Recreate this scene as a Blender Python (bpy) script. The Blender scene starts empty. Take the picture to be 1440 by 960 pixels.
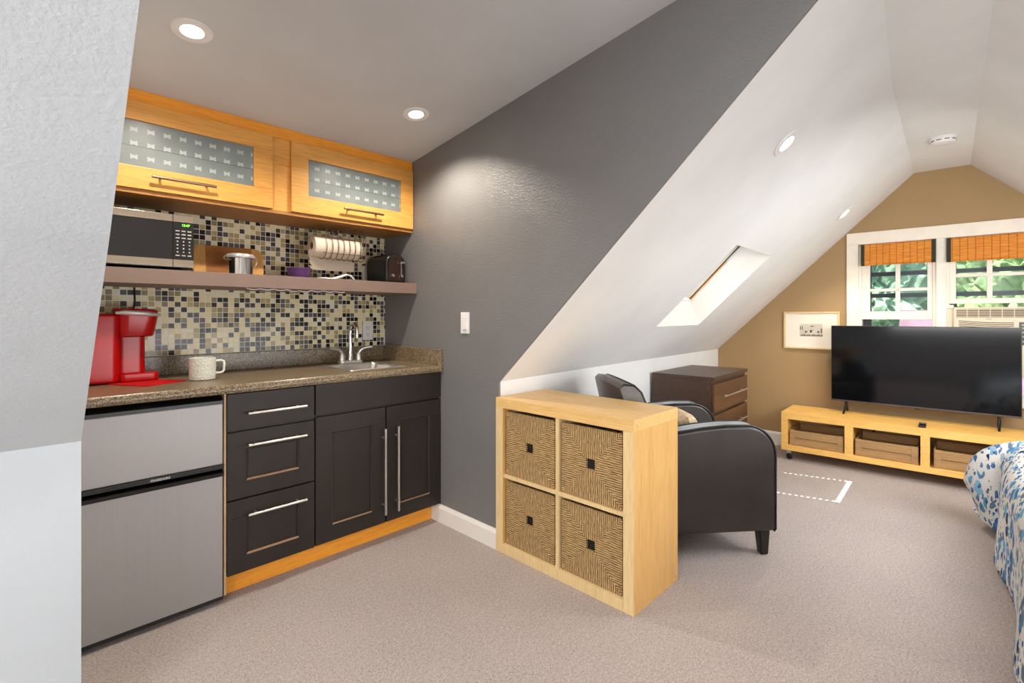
import bpy, bmesh, math, random
from mathutils import Vector, Matrix, noise
random.seed(7)
PI = math.pi
scene = bpy.context.scene
COL = scene.collection

# ------------------------------------------------------------------ frames
# kitchen frame "K" is the world; the long room "R" is turned by a little over two degrees
DR = math.radians(44.26 - 42.03)
MK = Matrix.Identity(4)
MR = Matrix.Rotation(DR, 4, 'Z')
FR = {'K': MK, 'R': MR}

def r2k(x, y, z=0.0):
    return MR @ Vector((x, y, z))

# ------------------------------------------------------------------ materials
def lin(c):
    return tuple(((v / 255) / 12.92 if v / 255 <= 0.04045 else ((v / 255 + 0.055) / 1.055) ** 2.4) for v in c) + (1.0,)

class NT:
    def __init__(self, name, rough=0.5, metal=0.0, spec=0.5):
        self.m = bpy.data.materials.new(name)
        self.m.use_nodes = True
        self.t = self.m.node_tree
        self.b = self.t.nodes['Principled BSDF']
        self.b.inputs['Roughness'].default_value = rough
        self.b.inputs['Metallic'].default_value = metal
        self.b.inputs['Specular IOR Level'].default_value = spec
        self._c = None
    def n(self, kind, **kw):
        nd = self.t.nodes.new('ShaderNode' + kind)
        for k, v in kw.items():
            if k in nd.inputs:
                nd.inputs[k].default_value = v
            else:
                setattr(nd, k, v)
        return nd
    def l(self, a, b):
        self.t.links.new(a, b)
    def coord(self, scale=(1, 1, 1), rot=(0, 0, 0), loc=(0, 0, 0)):
        if self._c is None:
            self._c = self.n('TexCoord')
        mp = self.n('Mapping')
        mp.inputs['Scale'].default_value = scale
        mp.inputs['Rotation'].default_value = rot
        mp.inputs['Location'].default_value = loc
        self.l(self._c.outputs['Object'], mp.inputs['Vector'])
        return mp.outputs['Vector']
    def noise(self, vec, scale, detail=4.0, rough=0.55):
        nd = self.n('TexNoise')
        nd.inputs['Scale'].default_value = scale
        nd.inputs['Detail'].default_value = detail
        nd.inputs['Roughness'].default_value = rough
        self.l(vec, nd.inputs['Vector'])
        return nd.outputs['Fac']
    def ramp(self, fac, stops, interp='LINEAR'):
        nd = self.n('ValToRGB')
        cr = nd.color_ramp
        cr.interpolation = interp
        while len(cr.elements) < len(stops):
            cr.elements.new(0.5)
        for e, (p, c) in zip(cr.elements, stops):
            e.position = p
            e.color = lin(c) if len(c) == 3 else c
        self.l(fac, nd.inputs['Fac'])
        return nd.outputs['Color']
    def math(self, op, a, b=None, c=None):
        nd = self.n('Math', operation=op)
        for i, v in enumerate((a, b, c)):
            if v is None:
                continue
            if isinstance(v, (int, float)):
                nd.inputs[i].default_value = v
            else:
                self.l(v, nd.inputs[i])
        return nd.outputs[0]
    def mix(self, fac, a, b, mode='MIX'):
        nd = self.n('MixRGB', blend_type=mode)
        for k, v in (('Fac', fac), ('Color1', a), ('Color2', b)):
            if isinstance(v, (int, float)):
                nd.inputs[k].default_value = v
            elif isinstance(v, tuple):
                nd.inputs[k].default_value = lin(v) if len(v) == 3 else v
            else:
                self.l(v, nd.inputs[k])
        return nd.outputs['Color']
    def sep(self, vec):
        nd = self.n('SeparateXYZ')
        self.l(vec, nd.inputs[0])
        return nd.outputs
    def color(self, c):
        if isinstance(c, tuple):
            self.b.inputs['Base Color'].default_value = lin(c)
        else:
            self.l(c, self.b.inputs['Base Color'])
        return self
    def bump(self, h, strength=0.3, dist=0.01):
        nd = self.n('Bump')
        nd.inputs['Strength'].default_value = strength
        nd.inputs['Distance'].default_value = dist
        self.l(h, nd.inputs['Height'])
        self.l(nd.outputs['Normal'], self.b.inputs['Normal'])
        return self

def plain(name, c, rough=0.5, metal=0.0, spec=0.5, var=0.06, vscale=9.0):
    t = NT(name, rough, metal, spec)
    f = t.noise(t.coord(), vscale, 3)
    d = tuple(max(0, v * (1 - var)) for v in c)
    e = tuple(min(255, v * (1 + var)) for v in c)
    t.color(t.ramp(f, [(0.3, d), (0.7, e)]))
    return t.m

def painted(name, c, rough=0.6, bscale=90, bstr=0.25, bdist=0.002, spec=0.4, var=0.02):
    t = NT(name, rough, 0, spec)
    v = t.coord()
    f = t.noise(v, 2.2, 3)
    t.color(t.ramp(f, [(0.3, tuple(x * (1 - var) for x in c)), (0.7, tuple(min(255, x * (1 + var)) for x in c))]))
    t.bump(t.noise(v, bscale, 4, 0.6), bstr, bdist)
    return t.m

def wood(name, c1, c2, axis='x', rough=0.4, scale=1.0, fine=0.35, spec=0.45):
    t = NT(name, rough, 0, spec)
    s = {'x': (1.2, 16, 16), 'y': (16, 1.2, 16), 'z': (16, 16, 1.2)}[axis]
    v = t.coord(tuple(k * scale for k in s))
    a = t.noise(v, 1.6, 5, 0.6)
    base = t.ramp(a, [(0.25, c2), (0.5, c1), (0.8, tuple(min(255, x * 1.04) for x in c1))])
    w = t.coord(tuple(k * scale * 5 for k in s))
    g = t.noise(w, 2.0, 2)
    gr = t.ramp(g, [(0.35, tuple(x * 0.9 for x in c2)), (0.6, c1)])
    t.color(t.mix(fine, base, gr))
    return t.m

def granite(name):
    t = NT(name, 0.28, 0, 0.5)
    v = t.coord()
    a = t.noise(v, 190, 3, 0.7)
    b = t.noise(v, 75, 4, 0.7)
    c1 = t.ramp(a, [(0.36, (38, 34, 31)), (0.45, (90, 76, 60)), (0.53, (134, 114, 86)), (0.62, (206, 182, 138))])
    c2 = t.ramp(b, [(0.38, (54, 49, 46)), (0.52, (108, 94, 78)), (0.66, (160, 138, 104))])
    t.color(t.mix(0.4, c1, c2))
    return t.m

def mosaic(name, s=0.0268, grout=0.11):
    t = NT(name, 0.3, 0, 0.22)
    o = t.sep(t.coord())
    fx = t.math('DIVIDE', o[0], s)
    fz = t.math('DIVIDE', o[2], s)
    cx, cz = t.math('FLOOR', fx), t.math('FLOOR', fz)
    comb = t.n('CombineXYZ')
    t.l(cx, comb.inputs[0]); t.l(cz, comb.inputs[2])
    wn = t.n('TexWhiteNoise', noise_dimensions='3D')
    t.l(comb.outputs[0], wn.inputs['Vector'])
    tile = t.ramp(wn.outputs['Value'], [(0.0, (34, 28, 24)), (0.17, (74, 68, 72)), (0.28, (96, 92, 98)), (0.38, (146, 136, 98)),
                                        (0.50, (184, 166, 118)), (0.62, (232, 220, 178)), (0.86, (234, 228, 200))], 'CONSTANT')
    pv = t.noise(t.coord((1, 1, 1)), 60, 2)
    tile = t.mix(0.15, tile, t.ramp(pv, [(0.3, (90, 84, 74)), (0.7, (235, 228, 206))]), 'OVERLAY')
    ex = t.math('LESS_THAN', t.math('FRACT', fx), grout)
    ez = t.math('LESS_THAN', t.math('FRACT', fz), grout)
    g = t.math('MAXIMUM', ex, ez)
    t.color(t.mix(g, tile, (236, 230, 212)))
    t.l(t.math('MULTIPLY_ADD', g, 0.5, 0.18), t.b.inputs['Roughness'])
    t.bump(t.math('SUBTRACT', 1.0, g), 0.35, 0.001)
    return t.m

def carpet(name):
    t = NT(name, 0.97, 0, 0.1)
    v = t.coord()
    a = t.noise(v, 150, 3, 0.75)
    b = t.noise(v, 2.2, 3)
    d = t.noise(v, 60, 3, 0.7)
    c = t.ramp(a, [(0.32, (132, 120, 115)), (0.5, (184, 171, 165)), (0.68, (220, 209, 202))])
    c = t.mix(0.28, c, t.ramp(d, [(0.35, (146, 135, 130)), (0.65, (202, 191, 184))]))
    t.color(t.mix(0.18, c, t.ramp(b, [(0.35, (163, 151, 149)), (0.65, (198, 185, 176))])))
    t.bump(a, 0.8, 0.006)
    return t.m

def leather(name, c, rough=0.33):
    t = NT(name, rough, 0, 0.5)
    v = t.coord()
    f = t.noise(v, 5, 3)
    t.color(t.ramp(f, [(0.3, tuple(x * 0.85 for x in c)), (0.7, tuple(x * 1.15 for x in c))]))
    vo = t.n('TexVoronoi')
    vo.inputs['Scale'].default_value = 260
    t.l(v, vo.inputs['Vector'])
    t.bump(vo.outputs['Distance'], 0.12, 0.001)
    return t.m

def steel(name, c, rough=0.35, axis=2):
    t = NT(name, rough, 0.45, 0.5)
    s = [400, 400, 400]; s[axis] = 1.5
    f = t.noise(t.coord(tuple(s)), 1.0, 2)
    t.color(t.ramp(f, [(0.2, tuple(x * 0.98 for x in c)), (0.8, tuple(min(255, x * 1.02) for x in c))]))
    return t.m

def seagrass(name):
    # strands run up and down above and below the middle hole, sideways left and right of it
    t = NT(name, 0.85, 0, 0.2)
    v = t.coord()
    o = t.sep(v)
    y = o[1]
    z = t.math('SUBTRACT', o[2], 0.160)
    side = t.math('GREATER_THAN', t.math('ABSOLUTE', y), t.math('ABSOLUTE', z))
    v2 = t.coord((1, 1, 1))
    w = t.noise(v2, 26, 2)
    wob = t.math('MULTIPLY', t.math('SUBTRACT', w, 0.5), 0.012)
    along = t.math('ADD', t.math('ADD', t.math('MULTIPLY', side, z), t.math('MULTIPLY', t.math('SUBTRACT', 1.0, side), y)), wob)
    st = t.math('ABSOLUTE', t.math('SINE', t.math('MULTIPLY', along, 330.0)))
    fa = t.noise(t.coord((1, 30, 220)), 1.0, 3, 0.7)
    fb = t.noise(t.coord((1, 220, 30)), 1.0, 3, 0.7)
    fine = t.math('ADD', t.math('MULTIPLY', side, fa), t.math('MULTIPLY', t.math('SUBTRACT', 1.0, side), fb))
    k = t.math('ADD', t.math('MULTIPLY', st, 0.38), t.math('MULTIPLY', fine, 0.75))
    t.color(t.ramp(k, [(0.30, (56, 38, 22)), (0.48, (122, 92, 56)), (0.66, (176, 142, 94)), (0.9, (222, 194, 146))]))
    t.bump(k, 0.9, 0.006)
    return t.m

def duvet(name):
    t = NT(name, 0.85, 0, 0.2)
    base = (214, 212, 206)
    col = None
    reg = t.noise(t.coord((1, 1, 1)), 3.4, 2)
    layers = [((10, 24, 10), (0.5, 0.3, 0.9), 0.40, 0.56, [(0.0, (36, 62, 110)), (0.3, (70, 130, 185)), (0.55, (126, 186, 214)), (0.8, (158, 172, 190))]),
              ((17, 44, 17), (0.9, -0.5, 0.2), 0.46, 0.75, [(0.0, (26, 36, 66)), (0.3, (52, 104, 166)), (0.6, (104, 176, 214)), (0.8, (96, 118, 128))]),
              ((32, 84, 32), (0.1, 0.6, -0.8), 0.44, 0.75, [(0.0, (24, 32, 52)), (0.35, (66, 130, 190)), (0.7, (90, 110, 150))])]
    for sc, rot, th, keep, st in layers:
        v = t.coord(sc, rot)
        nz = t.n('TexNoise'); nz.inputs['Scale'].default_value = 1.3
        t.l(v, nz.inputs['Vector'])
        vm = t.n('VectorMath', operation='MULTIPLY_ADD')
        t.l(nz.outputs['Color'], vm.inputs[0]); vm.inputs[1].default_value = (0.9, 0.9, 0.9); t.l(v, vm.inputs[2])
        vo = t.n('TexVoronoi'); vo.inputs['Scale'].default_value = 1.0
        t.l(vm.outputs[0], vo.inputs['Vector'])
        s = t.sep(vo.outputs['Color'])
        inside = t.math('LESS_THAN', vo.outputs['Distance'], th)
        pick = t.math('LESS_THAN', s[1], t.math('MULTIPLY', t.math('SUBTRACT', reg, 0.2), keep * 2.4))
        f = t.math('MULTIPLY', inside, pick)
        c = t.ramp(s[0], st)
        col = t.mix(f, col if col is not None else base, c)
    t.color(col)
    t.bump(t.noise(t.coord(), 120, 2), 0.12, 0.002)
    return t.m

def bamboo(name):
    t = NT(name, 0.6, 0, 0.3)
    v = t.coord((1, 6, 1))
    o = t.sep(t.coord())
    a = t.noise(t.coord((3, 9, 150)), 1.0, 3, 0.6)
    c = t.ramp(a, [(0.25, (190, 100, 28)), (0.42, (236, 146, 52)), (0.6, (250, 172, 72)), (0.8, (254, 206, 124))])
    st = t.math('LESS_THAN', t.math('FRACT', t.math('DIVIDE', o[1], 0.043)), 0.11)
    c = t.mix(t.math('MULTIPLY', st, 0.5), c, (110, 52, 14))
    t.color(c)
    t.bump(a, 0.5, 0.003)
    tl = t.n('BsdfTranslucent'); t.l(c, tl.inputs['Color'])
    ms = t.n('MixShader'); ms.inputs[0].default_value = 0.35
    t.l(t.b.outputs[0], ms.inputs[1]); t.l(tl.outputs[0], ms.inputs[2]); t.l(ms.outputs[0], t.t.nodes['Material Output'].inputs[0])
    return t.m

def leaves(name, cs, scale=6):
    t = NT(name, 0.8, 0, 0.2)
    v = t.coord()
    a = t.noise(v, scale, 6, 0.75)
    t.color(t.ramp(a, [(0.30, cs[0]), (0.46, cs[1]), (0.58, cs[2]), (0.70, cs[3])]))
    t.bump(a, 0.5, 0.1)
    return t.m

def glassy(name, tint=(235, 242, 242), refl=1.0, rough=0.0):
    m = bpy.data.materials.new(name); m.use_nodes = True
    t = m.node_tree; t.nodes.clear()
    out = t.nodes.new('ShaderNodeOutputMaterial'); mx = t.nodes.new('ShaderNodeMixShader')
    tr = t.nodes.new('ShaderNodeBsdfTransparent'); gl = t.nodes.new('ShaderNodeBsdfGlossy'); fr = t.nodes.new('ShaderNodeFresnel')
    tr.inputs['Color'].default_value = lin(tint); gl.inputs['Roughness'].default_value = rough
    fr.inputs['IOR'].default_value = 1.14
    t.links.new(fr.outputs[0], mx.inputs[0]); t.links.new(tr.outputs[0], mx.inputs[1])
    t.links.new(gl.outputs[0], mx.inputs[2]); t.links.new(mx.outputs[0], out.inputs[0])
    return m

def emit(name, c, s):
    t = NT(name)
    t.b.inputs['Base Color'].default_value = lin(c)
    t.b.inputs['Emission Color'].default_value = lin(c)
    t.b.inputs['Emission Strength'].default_value = s
    return t.m

def frosted(name):
    # frosted cabinet glass with three rows of small clear bow-tie marks
    t = NT(name, 0.3, 0, 0.5)
    o = t.sep(t.coord())
    x, z = o[0], o[2]
    p = 0.0585; q = 0.058
    u = t.math('SUBTRACT', t.math('FRACT', t.math('ADD', t.math('DIVIDE', x, p), 0.5)), 0.5)
    w = t.math('SUBTRACT', t.math('FRACT', t.math('ADD', t.math('DIVIDE', z, q), 0.5)), 0.5)
    au, aw = t.math('ABSOLUTE', t.math('MULTIPLY', u, p)), t.math('ABSOLUTE', t.math('MULTIPLY', w, q))
    inb = t.math('MULTIPLY', t.math('LESS_THAN', au, 0.0125), t.math('LESS_THAN', aw, t.math('MULTIPLY_ADD', au, 0.45, 0.0055)))
    gate = t.math('MULTIPLY', inb, t.math('LESS_THAN', t.math('ABSOLUTE', z), 0.085))
    big = t.noise(t.coord(), 5, 2)
    bg = t.ramp(big, [(0.3, (104, 112, 112)), (0.7, (130, 138, 136))])
    sh = t.math('LESS_THAN', t.math('ABSOLUTE', t.math('ADD', z, 0.012)), 0.0022)
    bg = t.mix(t.math('MULTIPLY', sh, 0.6), bg, (70, 84, 84))
    t.color(t.mix(t.math('MULTIPLY', gate, 0.55), bg, (196, 202, 200)))
    return t.m

M = {}
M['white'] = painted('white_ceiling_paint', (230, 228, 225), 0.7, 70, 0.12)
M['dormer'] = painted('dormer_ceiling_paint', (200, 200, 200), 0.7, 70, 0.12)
M['knock'] = painted('knockdown_white_paint', (188, 192, 195), 0.65, 95, 0.38, 0.005)
M['grey'] = painted('grey_wall_paint', (118, 117, 116), 0.27, 120, 0.7, 0.004, 0.5)
M['tan'] = painted('tan_wall_paint', (164, 133, 91), 0.6, 90, 0.15)
M['trim'] = plain('white_trim_paint', (232, 226, 218), 0.4, var=0.01)
M['casing'] = plain('cream_trim_paint', (238, 226, 208), 0.45, var=0.02)
M['carpet'] = carpet('beige_carpet')
M['maple'] = wood('honey_maple', (226, 164, 82), (206, 140, 60), 'x', 0.38)
M['mapley'] = wood('pale_maple_shaded', (228, 200, 148), (216, 184, 128), 'z', 0.42)  # maple whose cooler tone partly paints in shade on the shelf front
M['mapleside'] = wood('warm_maple_lit', (220, 172, 104), (206, 156, 86), 'z', 0.42)  # maple whose warmer tone partly paints in light on the side
M['bench'] = wood('birch_veneer_bench', (250, 198, 110), (242, 178, 84), 'y', 0.42)
M['toe'] = wood('orange_plinth_wood', (244, 162, 52), (226, 140, 40), 'x', 0.4)
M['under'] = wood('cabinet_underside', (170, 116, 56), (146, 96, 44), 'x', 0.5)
M['dark'] = wood('espresso_cabinet_paint', (46, 39, 34), (39, 33, 29), 'z', 0.42, 0.6, 0.2, 0.3)
M['malm'] = wood('dark_brown_veneer', (80, 60, 48), (62, 46, 36), 'x', 0.36)
M['edge'] = plain('worn_tan_edge', (178, 150, 112), 0.6)
M['groove'] = plain('worn_bead', (140, 108, 80), 0.45)
M['granite'] = granite('brown_speckled_laminate')
M['tile'] = mosaic('mosaic_glass_tile')
M['steel'] = steel('brushed_stainless', (160, 156, 154), 0.42, 2)
M['nickel'] = plain('brushed_nickel', (205, 200, 192), 0.28, 0.9)
M['chrome'] = plain('chrome', (225, 222, 218), 0.12, 1.0, var=0.02)
M['bronze'] = plain('dark_nickel_pull', (150, 126, 104), 0.3, 0.9)
M['black'] = plain('black_plastic', (20, 20, 20), 0.3)
M['matteblack'] = plain('matte_black', (14, 13, 12), 0.6)
M['shelf'] = plain('taupe_shelf_laminate', (128, 106, 94), 0.5, var=0.03)
M['red'] = plain('glossy_red_plastic', (168, 3, 6), 0.22, 0, 0.3, var=0.02)
M['redmat'] = plain('red_cloth', (186, 12, 16), 0.85, 0, 0.2)
M['silver'] = plain('silver_plastic', (196, 192, 190), 0.3, 0.4)
M['ceramic'] = plain('white_ceramic', (226, 226, 212), 0.3, var=0.02)
M['bamboo_l'] = wood('bamboo_light', (210, 156, 82), (196, 140, 66), 'z', 0.5)
M['bamboo_d'] = wood('bamboo_dark', (168, 106, 42), (140, 84, 30), 'x', 0.5)
M['purple'] = plain('purple_glaze', (84, 50, 104), 0.3)
M['paper'] = plain('paper_towel', (208, 194, 176), 0.9, var=0.02)
M['card'] = plain('cardboard_core', (120, 88, 58), 0.9)
M['wplastic'] = plain('white_plastic', (232, 228, 226), 0.35, var=0.01)
M['ac'] = plain('cream_plastic', (222, 206, 178), 0.5, var=0.02)
M['acdark'] = plain('shadowed_slot', (96, 72, 44), 0.7)
M['leather'] = leather('dark_brown_leather', (44, 36, 32))
M['leather2'] = leather('lighter_brown_leather', (78, 66, 58), 0.3)  # lighter leather tone for the chair back
M['leather3'] = leather('leather_skylight_glare', (158, 166, 174), 0.3)  # pale tone paints skylight glare onto the arm tops
M['piping'] = plain('black_piping', (12, 11, 11), 0.4)
M['legw'] = plain('black_wood_leg', (24, 20, 19), 0.3)
M['pillow'] = plain('beige_woven_fabric', (206, 182, 150), 0.9, var=0.12, vscale=60)
M['seagrass'] = seagrass('woven_seagrass')
M['crate'] = wood('rough_crate_pine', (184, 144, 94), (150, 112, 70), 'y', 0.7)
M['screen'] = plain('tv_screen', (9, 10, 13), 0.09, 0, 0.5, var=0.0)
M['bezel'] = plain('tv_bezel', (96, 84, 78), 0.3, 0.6)
M['bamboo'] = bamboo('bamboo_roman_shade')
M['tape'] = plain('dark_shade_binding', (52, 48, 36), 0.85)
M['frame'] = wood('pale_picture_frame', (222, 194, 142), (206, 176, 122), 'z', 0.5)
M['matb'] = plain('mat_board', (234, 224, 206), 0.85, var=0.01)
M['ink'] = plain('print_ink', (74, 64, 56), 0.85)
M['inkl'] = plain('print_paper', (204, 194, 178), 0.85)
M['duvet'] = duvet('blue_petal_duvet')
M['sheet'] = plain('white_mattress', (220, 216, 210), 0.9)
M['glass'] = glassy('window_glass')
M['frosted'] = frosted('frosted_bowtie_glass')
M['dim'] = plain('dark_screen_bar', (48, 44, 52), 0.5)
M['lamp'] = emit('lamp_glow', (255, 246, 232), 14)
M['green'] = emit('green_display', (120, 255, 60), 2.5)
M['key'] = plain('pale_button_print', (160, 154, 146), 0.5)
M['oven'] = plain('microwave_window', (18, 16, 15), 0.05, 0, 0.9)
M['mirror'] = plain('mirror_trim', (196, 180, 160), 0.16, 0.9, var=0.02)
M['roofpink'] = plain('pink_roof', (112, 88, 94), 0.9, var=0.18, vscale=2)
M['wallfar'] = plain('far_wall', (200, 190, 180), 0.9)
M['bark'] = plain('bark', (80, 64, 50), 0.9)
M['ground'] = leaves('hill_grass', [(40, 58, 24), (78, 100, 46), (110, 134, 66), (150, 166, 100)], 1.0)
M['leafA'] = leaves('leaves_mid', [(82, 104, 66), (118, 142, 90), (148, 170, 114), (188, 204, 156)], 7)
M['leafB'] = leaves('leaves_blue', [(96, 120, 100), (130, 152, 122), (156, 176, 142), (190, 204, 170)], 7)
M['leafC'] = leaves('leaves_light', [(98, 116, 76), (138, 158, 104), (168, 184, 128), (204, 214, 168)], 8)
t = NT('translucent_shade', 0.8)
t.color((240, 240, 236))
tl = t.n('BsdfTranslucent'); tl.inputs['Color'].default_value = lin((245, 244, 240))
mxs = t.n('MixShader'); mxs.inputs[0].default_value = 0.7
t.l(t.b.outputs[0], mxs.inputs[1]); t.l(tl.outputs[0], mxs.inputs[2]); t.l(mxs.outputs[0], t.t.nodes['Material Output'].inputs[0])
M['shade'] = t.m

# ------------------------------------------------------------------ mesh helpers (all add to a bmesh, in frame coordinates)
def BM():
    return bmesh.new()

def merge(bm, src, mat=None):
    me = bpy.data.meshes.new('tmp'); src.to_mesh(me); src.free()
    if mat is not None:
        me.transform(mat)
    bm.from_mesh(me); bpy.data.meshes.remove(me)

def box(bm, x0, x1, y0, y1, z0, z1, b=0.0, seg=2, mat=None):
    s = bmesh.new()
    vs = [s.verts.new((x, y, z)) for x in (x0, x1) for y in (y0, y1) for z in (z0, z1)]
    for f in ((0, 1, 3, 2), (4, 6, 7, 5), (0, 4, 5, 1), (2, 3, 7, 6), (0, 2, 6, 4), (1, 5, 7, 3)):
        s.faces.new([vs[i] for i in f])
    bmesh.ops.recalc_face_normals(s, faces=s.faces)
    if b > 0:
        bmesh.ops.bevel(s, geom=list(s.edges), offset=b, segments=seg, affect='EDGES', profile=0.5)
    merge(bm, s, mat)
    return bm

def prism(bm, pts, axis, a, b, bev=0.0, seg=2, mat=None):
    """extrude a 2-D polygon along axis from a to b; pts are (u,v) in the two remaining axes in order"""
    s = bmesh.new()
    def put(u, v, w):
        return {'x': (w, u, v), 'y': (u, w, v), 'z': (u, v, w)}[axis]
    A = [s.verts.new(put(u, v, a)) for u, v in pts]
    B = [s.verts.new(put(u, v, b)) for u, v in pts]
    s.faces.new(A); s.faces.new(B[::-1])
    n = len(pts)
    for i in range(n):
        s.faces.new((A[i], B[i], B[(i + 1) % n], A[(i + 1) % n]))
    bmesh.ops.recalc_face_normals(s, faces=s.faces)
    if bev > 0:
        es = [e for e in s.edges if (e.verts[0] in A) == (e.verts[1] in A)]
        bmesh.ops.bevel(s, geom=es, offset=bev, segments=seg, affect='EDGES', profile=0.5)
    merge(bm, s, mat)
    return bm

def quad(bm, *pts):
    bm.faces.new([bm.verts.new(p) for p in pts])
    return bm

def tube(bm, pts, r, seg=10, closed=False, caps=True, mat=None):
    s = bmesh.new()
    P = [Vector(p) for p in pts]
    n = len(P)
    rs = r if isinstance(r, (list, tuple)) else [r] * n
    rings = []
    prev = None
    for i, p in enumerate(P):
        if closed:
            d = (P[(i + 1) % n] - P[i - 1]).normalized()
        else:
            d = (P[min(i + 1, n - 1)] - P[max(i - 1, 0)]).normalized()
        if prev is None:
            ref = Vector((0, 0, 1)) if abs(d.z) < 0.9 else Vector((1, 0, 0))
            u = d.cross(ref).normalized()
        else:
            u = (prev - d * prev.dot(d)).normalized()
        prev = u
        w = d.cross(u)
        rings.append([s.verts.new(p + (u * math.cos(k * 2 * PI / seg) + w * math.sin(k * 2 * PI / seg)) * rs[i]) for k in range(seg)])
    for i in range(n if closed else n - 1):
        A, B = rings[i], rings[(i + 1) % n]
        for k in range(seg):
            s.faces.new((A[k], A[(k + 1) % seg], B[(k + 1) % seg], B[k]))
    if caps and not closed:
        s.faces.new(rings[0][::-1]); s.faces.new(rings[-1])
    bmesh.ops.recalc_face_normals(s, faces=s.faces)
    merge(bm, s, mat)
    return bm

def lathe(bm, prof, c=(0, 0, 0), seg=32, mat=None, ribs=0, ribamp=0.0):
    s = bmesh.new()
    rings = []
    for r, z in prof:
        if r < 1e-6:
            rings.append([s.verts.new((c[0], c[1], c[2] + z))])
        else:
            ring = []
            for k in range(seg):
                a = 2 * PI * k / seg
                rr = r + (ribamp * math.cos(ribs * a) if ribs else 0)
                ring.append(s.verts.new((c[0] + rr * math.cos(a), c[1] + rr * math.sin(a), c[2] + z)))
            rings.append(ring)
    for A, B in zip(rings, rings[1:]):
        if len(A) == 1 and len(B) == 1:
            continue
        if len(A) == 1:
            for k in range(seg):
                s.faces.new((A[0], B[k], B[(k + 1) % seg]))
        elif len(B) == 1:
            for k in range(seg):
                s.faces.new((A[k], A[(k + 1) % seg], B[0]))
        else:
            for k in range(seg):
                s.faces.new((A[k], A[(k + 1) % seg], B[(k + 1) % seg], B[k]))
    bmesh.ops.recalc_face_normals(s, faces=s.faces)
    merge(bm, s, mat)
    return bm

def arc(cx, cy, r, a0, a1, n=8):
    return [(cx + r * math.cos(math.radians(a0 + (a1 - a0) * i / n)), cy + r * math.sin(math.radians(a0 + (a1 - a0) * i / n))) for i in range(n + 1)]

def rrect(x0, x1, y0, y1, r, n=6):
    return arc(x1 - r, y1 - r, r, 0, 90, n) + arc(x0 + r, y1 - r, r, 90, 180, n) + arc(x0 + r, y0 + r, r, 180, 270, n) + arc(x1 - r, y0 + r, r, 270, 360, n)

def text_bm(s, size, ext=0.0004):
    cu = bpy.data.curves.new('txt', 'FONT'); cu.body = s; cu.size = size; cu.extrude = ext
    cu.align_x = 'CENTER'; cu.align_y = 'CENTER'; cu.resolution_u = 3
    o = bpy.data.objects.new('txt', cu); COL.objects.link(o)
    dg = bpy.context.evaluated_depsgraph_get()
    me = bpy.data.meshes.new_from_object(o.evaluated_get(dg))
    bm = bmesh.new(); bm.from_mesh(me)
    bpy.data.objects.remove(o); bpy.data.curves.remove(cu); bpy.data.meshes.remove(me)
    return bm
FACE_MY = Matrix.Rotation(PI / 2, 4, 'X')                                     # text readable from -Y
FACE_MX = Matrix.Rotation(-PI / 2, 4, 'Z') @ Matrix.Rotation(PI / 2, 4, 'X')  # text readable from -X

# ------------------------------------------------------------------ object helpers
BASE = {}
def smooth(me, angle=40):
    for p in me.polygons:
        p.use_smooth = True
    try:
        me.set_sharp_from_angle(angle=math.radians(angle))
    except Exception:
        pass

def finish(name, bm, mat, base, sm=True, angle=40):
    bm.transform(Matrix.Translation(-Vector(base)))
    me = bpy.data.meshes.new(name)
    bm.to_mesh(me); bm.free()
    for m in (mat if isinstance(mat, (list, tuple)) else [mat]):
        me.materials.append(m)
    if sm:
        smooth(me, angle)
    o = bpy.data.objects.new(name, me)
    COL.objects.link(o)
    if sm and angle < 90:
        wn = o.modifiers.new('weighted_normal', 'WEIGHTED_NORMAL'); wn.keep_sharp = True; wn.weight = 80
    return o

def thing(name, label, cat, base, frame='K', group=None, rot=0.0):
    o = bpy.data.objects.new(name, None); COL.objects.link(o)
    o.empty_display_size = 0.05
    o.location = FR[frame] @ Vector(base)
    o.rotation_euler = (0, 0, (DR if frame == 'R' else 0) + rot)
    o['label'] = label; o['category'] = cat
    if group:
        o['group'] = group
    BASE[o.name] = Vector(base)
    return o

def part(name, bm, mat, par, sm=True, label=None, angle=40, pivot=None):
    base = BASE[par.name]
    pv = Vector(pivot) if pivot is not None else base
    o = finish(name, bm, mat, pv, sm, angle)
    o.parent = par
    o.location = pv - base
    BASE[o.name] = pv
    if label:
        o['label'] = label
    return o

def single(name, bm, mat, label, cat, base, frame='K', group=None, sm=True, angle=40):
    o = finish(name, bm, mat, base, sm, angle)
    o.location = FR[frame] @ Vector(base)
    o.rotation_euler = (0, 0, DR if frame == 'R' else 0)
    BASE[o.name] = Vector(base)
    o['label'] = label; o['category'] = cat
    if group:
        o['group'] = group
    return o

def struct(name, bm, mat, base=(0, 0, 0), frame='K', sm=False):
    o = finish(name, bm, mat, base, sm)
    o.location = FR[frame] @ Vector(base)
    o.rotation_euler = (0, 0, DR if frame == 'R' else 0)
    o['kind'] = 'structure'
    BASE[o.name] = Vector(base)
    return o

def structgroup(name, base, frame='K'):
    o = bpy.data.objects.new(name, None); COL.objects.link(o)
    o.location = FR[frame] @ Vector(base); o.rotation_euler = (0, 0, DR if frame == 'R' else 0)
    o.empty_display_size = 0.05
    o['kind'] = 'structure'; BASE[o.name] = Vector(base)
    return o

def paint(bm, extra, idx=1):
    for f in extra.faces:
        f.material_index = idx
    me = bpy.data.meshes.new('tmp'); extra.to_mesh(me); extra.free()
    bm.from_mesh(me); bpy.data.meshes.remove(me)
    return bm

def copy_tree(o, par=None):
    c = o.copy(); COL.objects.link(c)
    if par is not None:
        c.parent = par
    for ch in list(o.children):
        copy_tree(ch, c)
    return c

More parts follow.
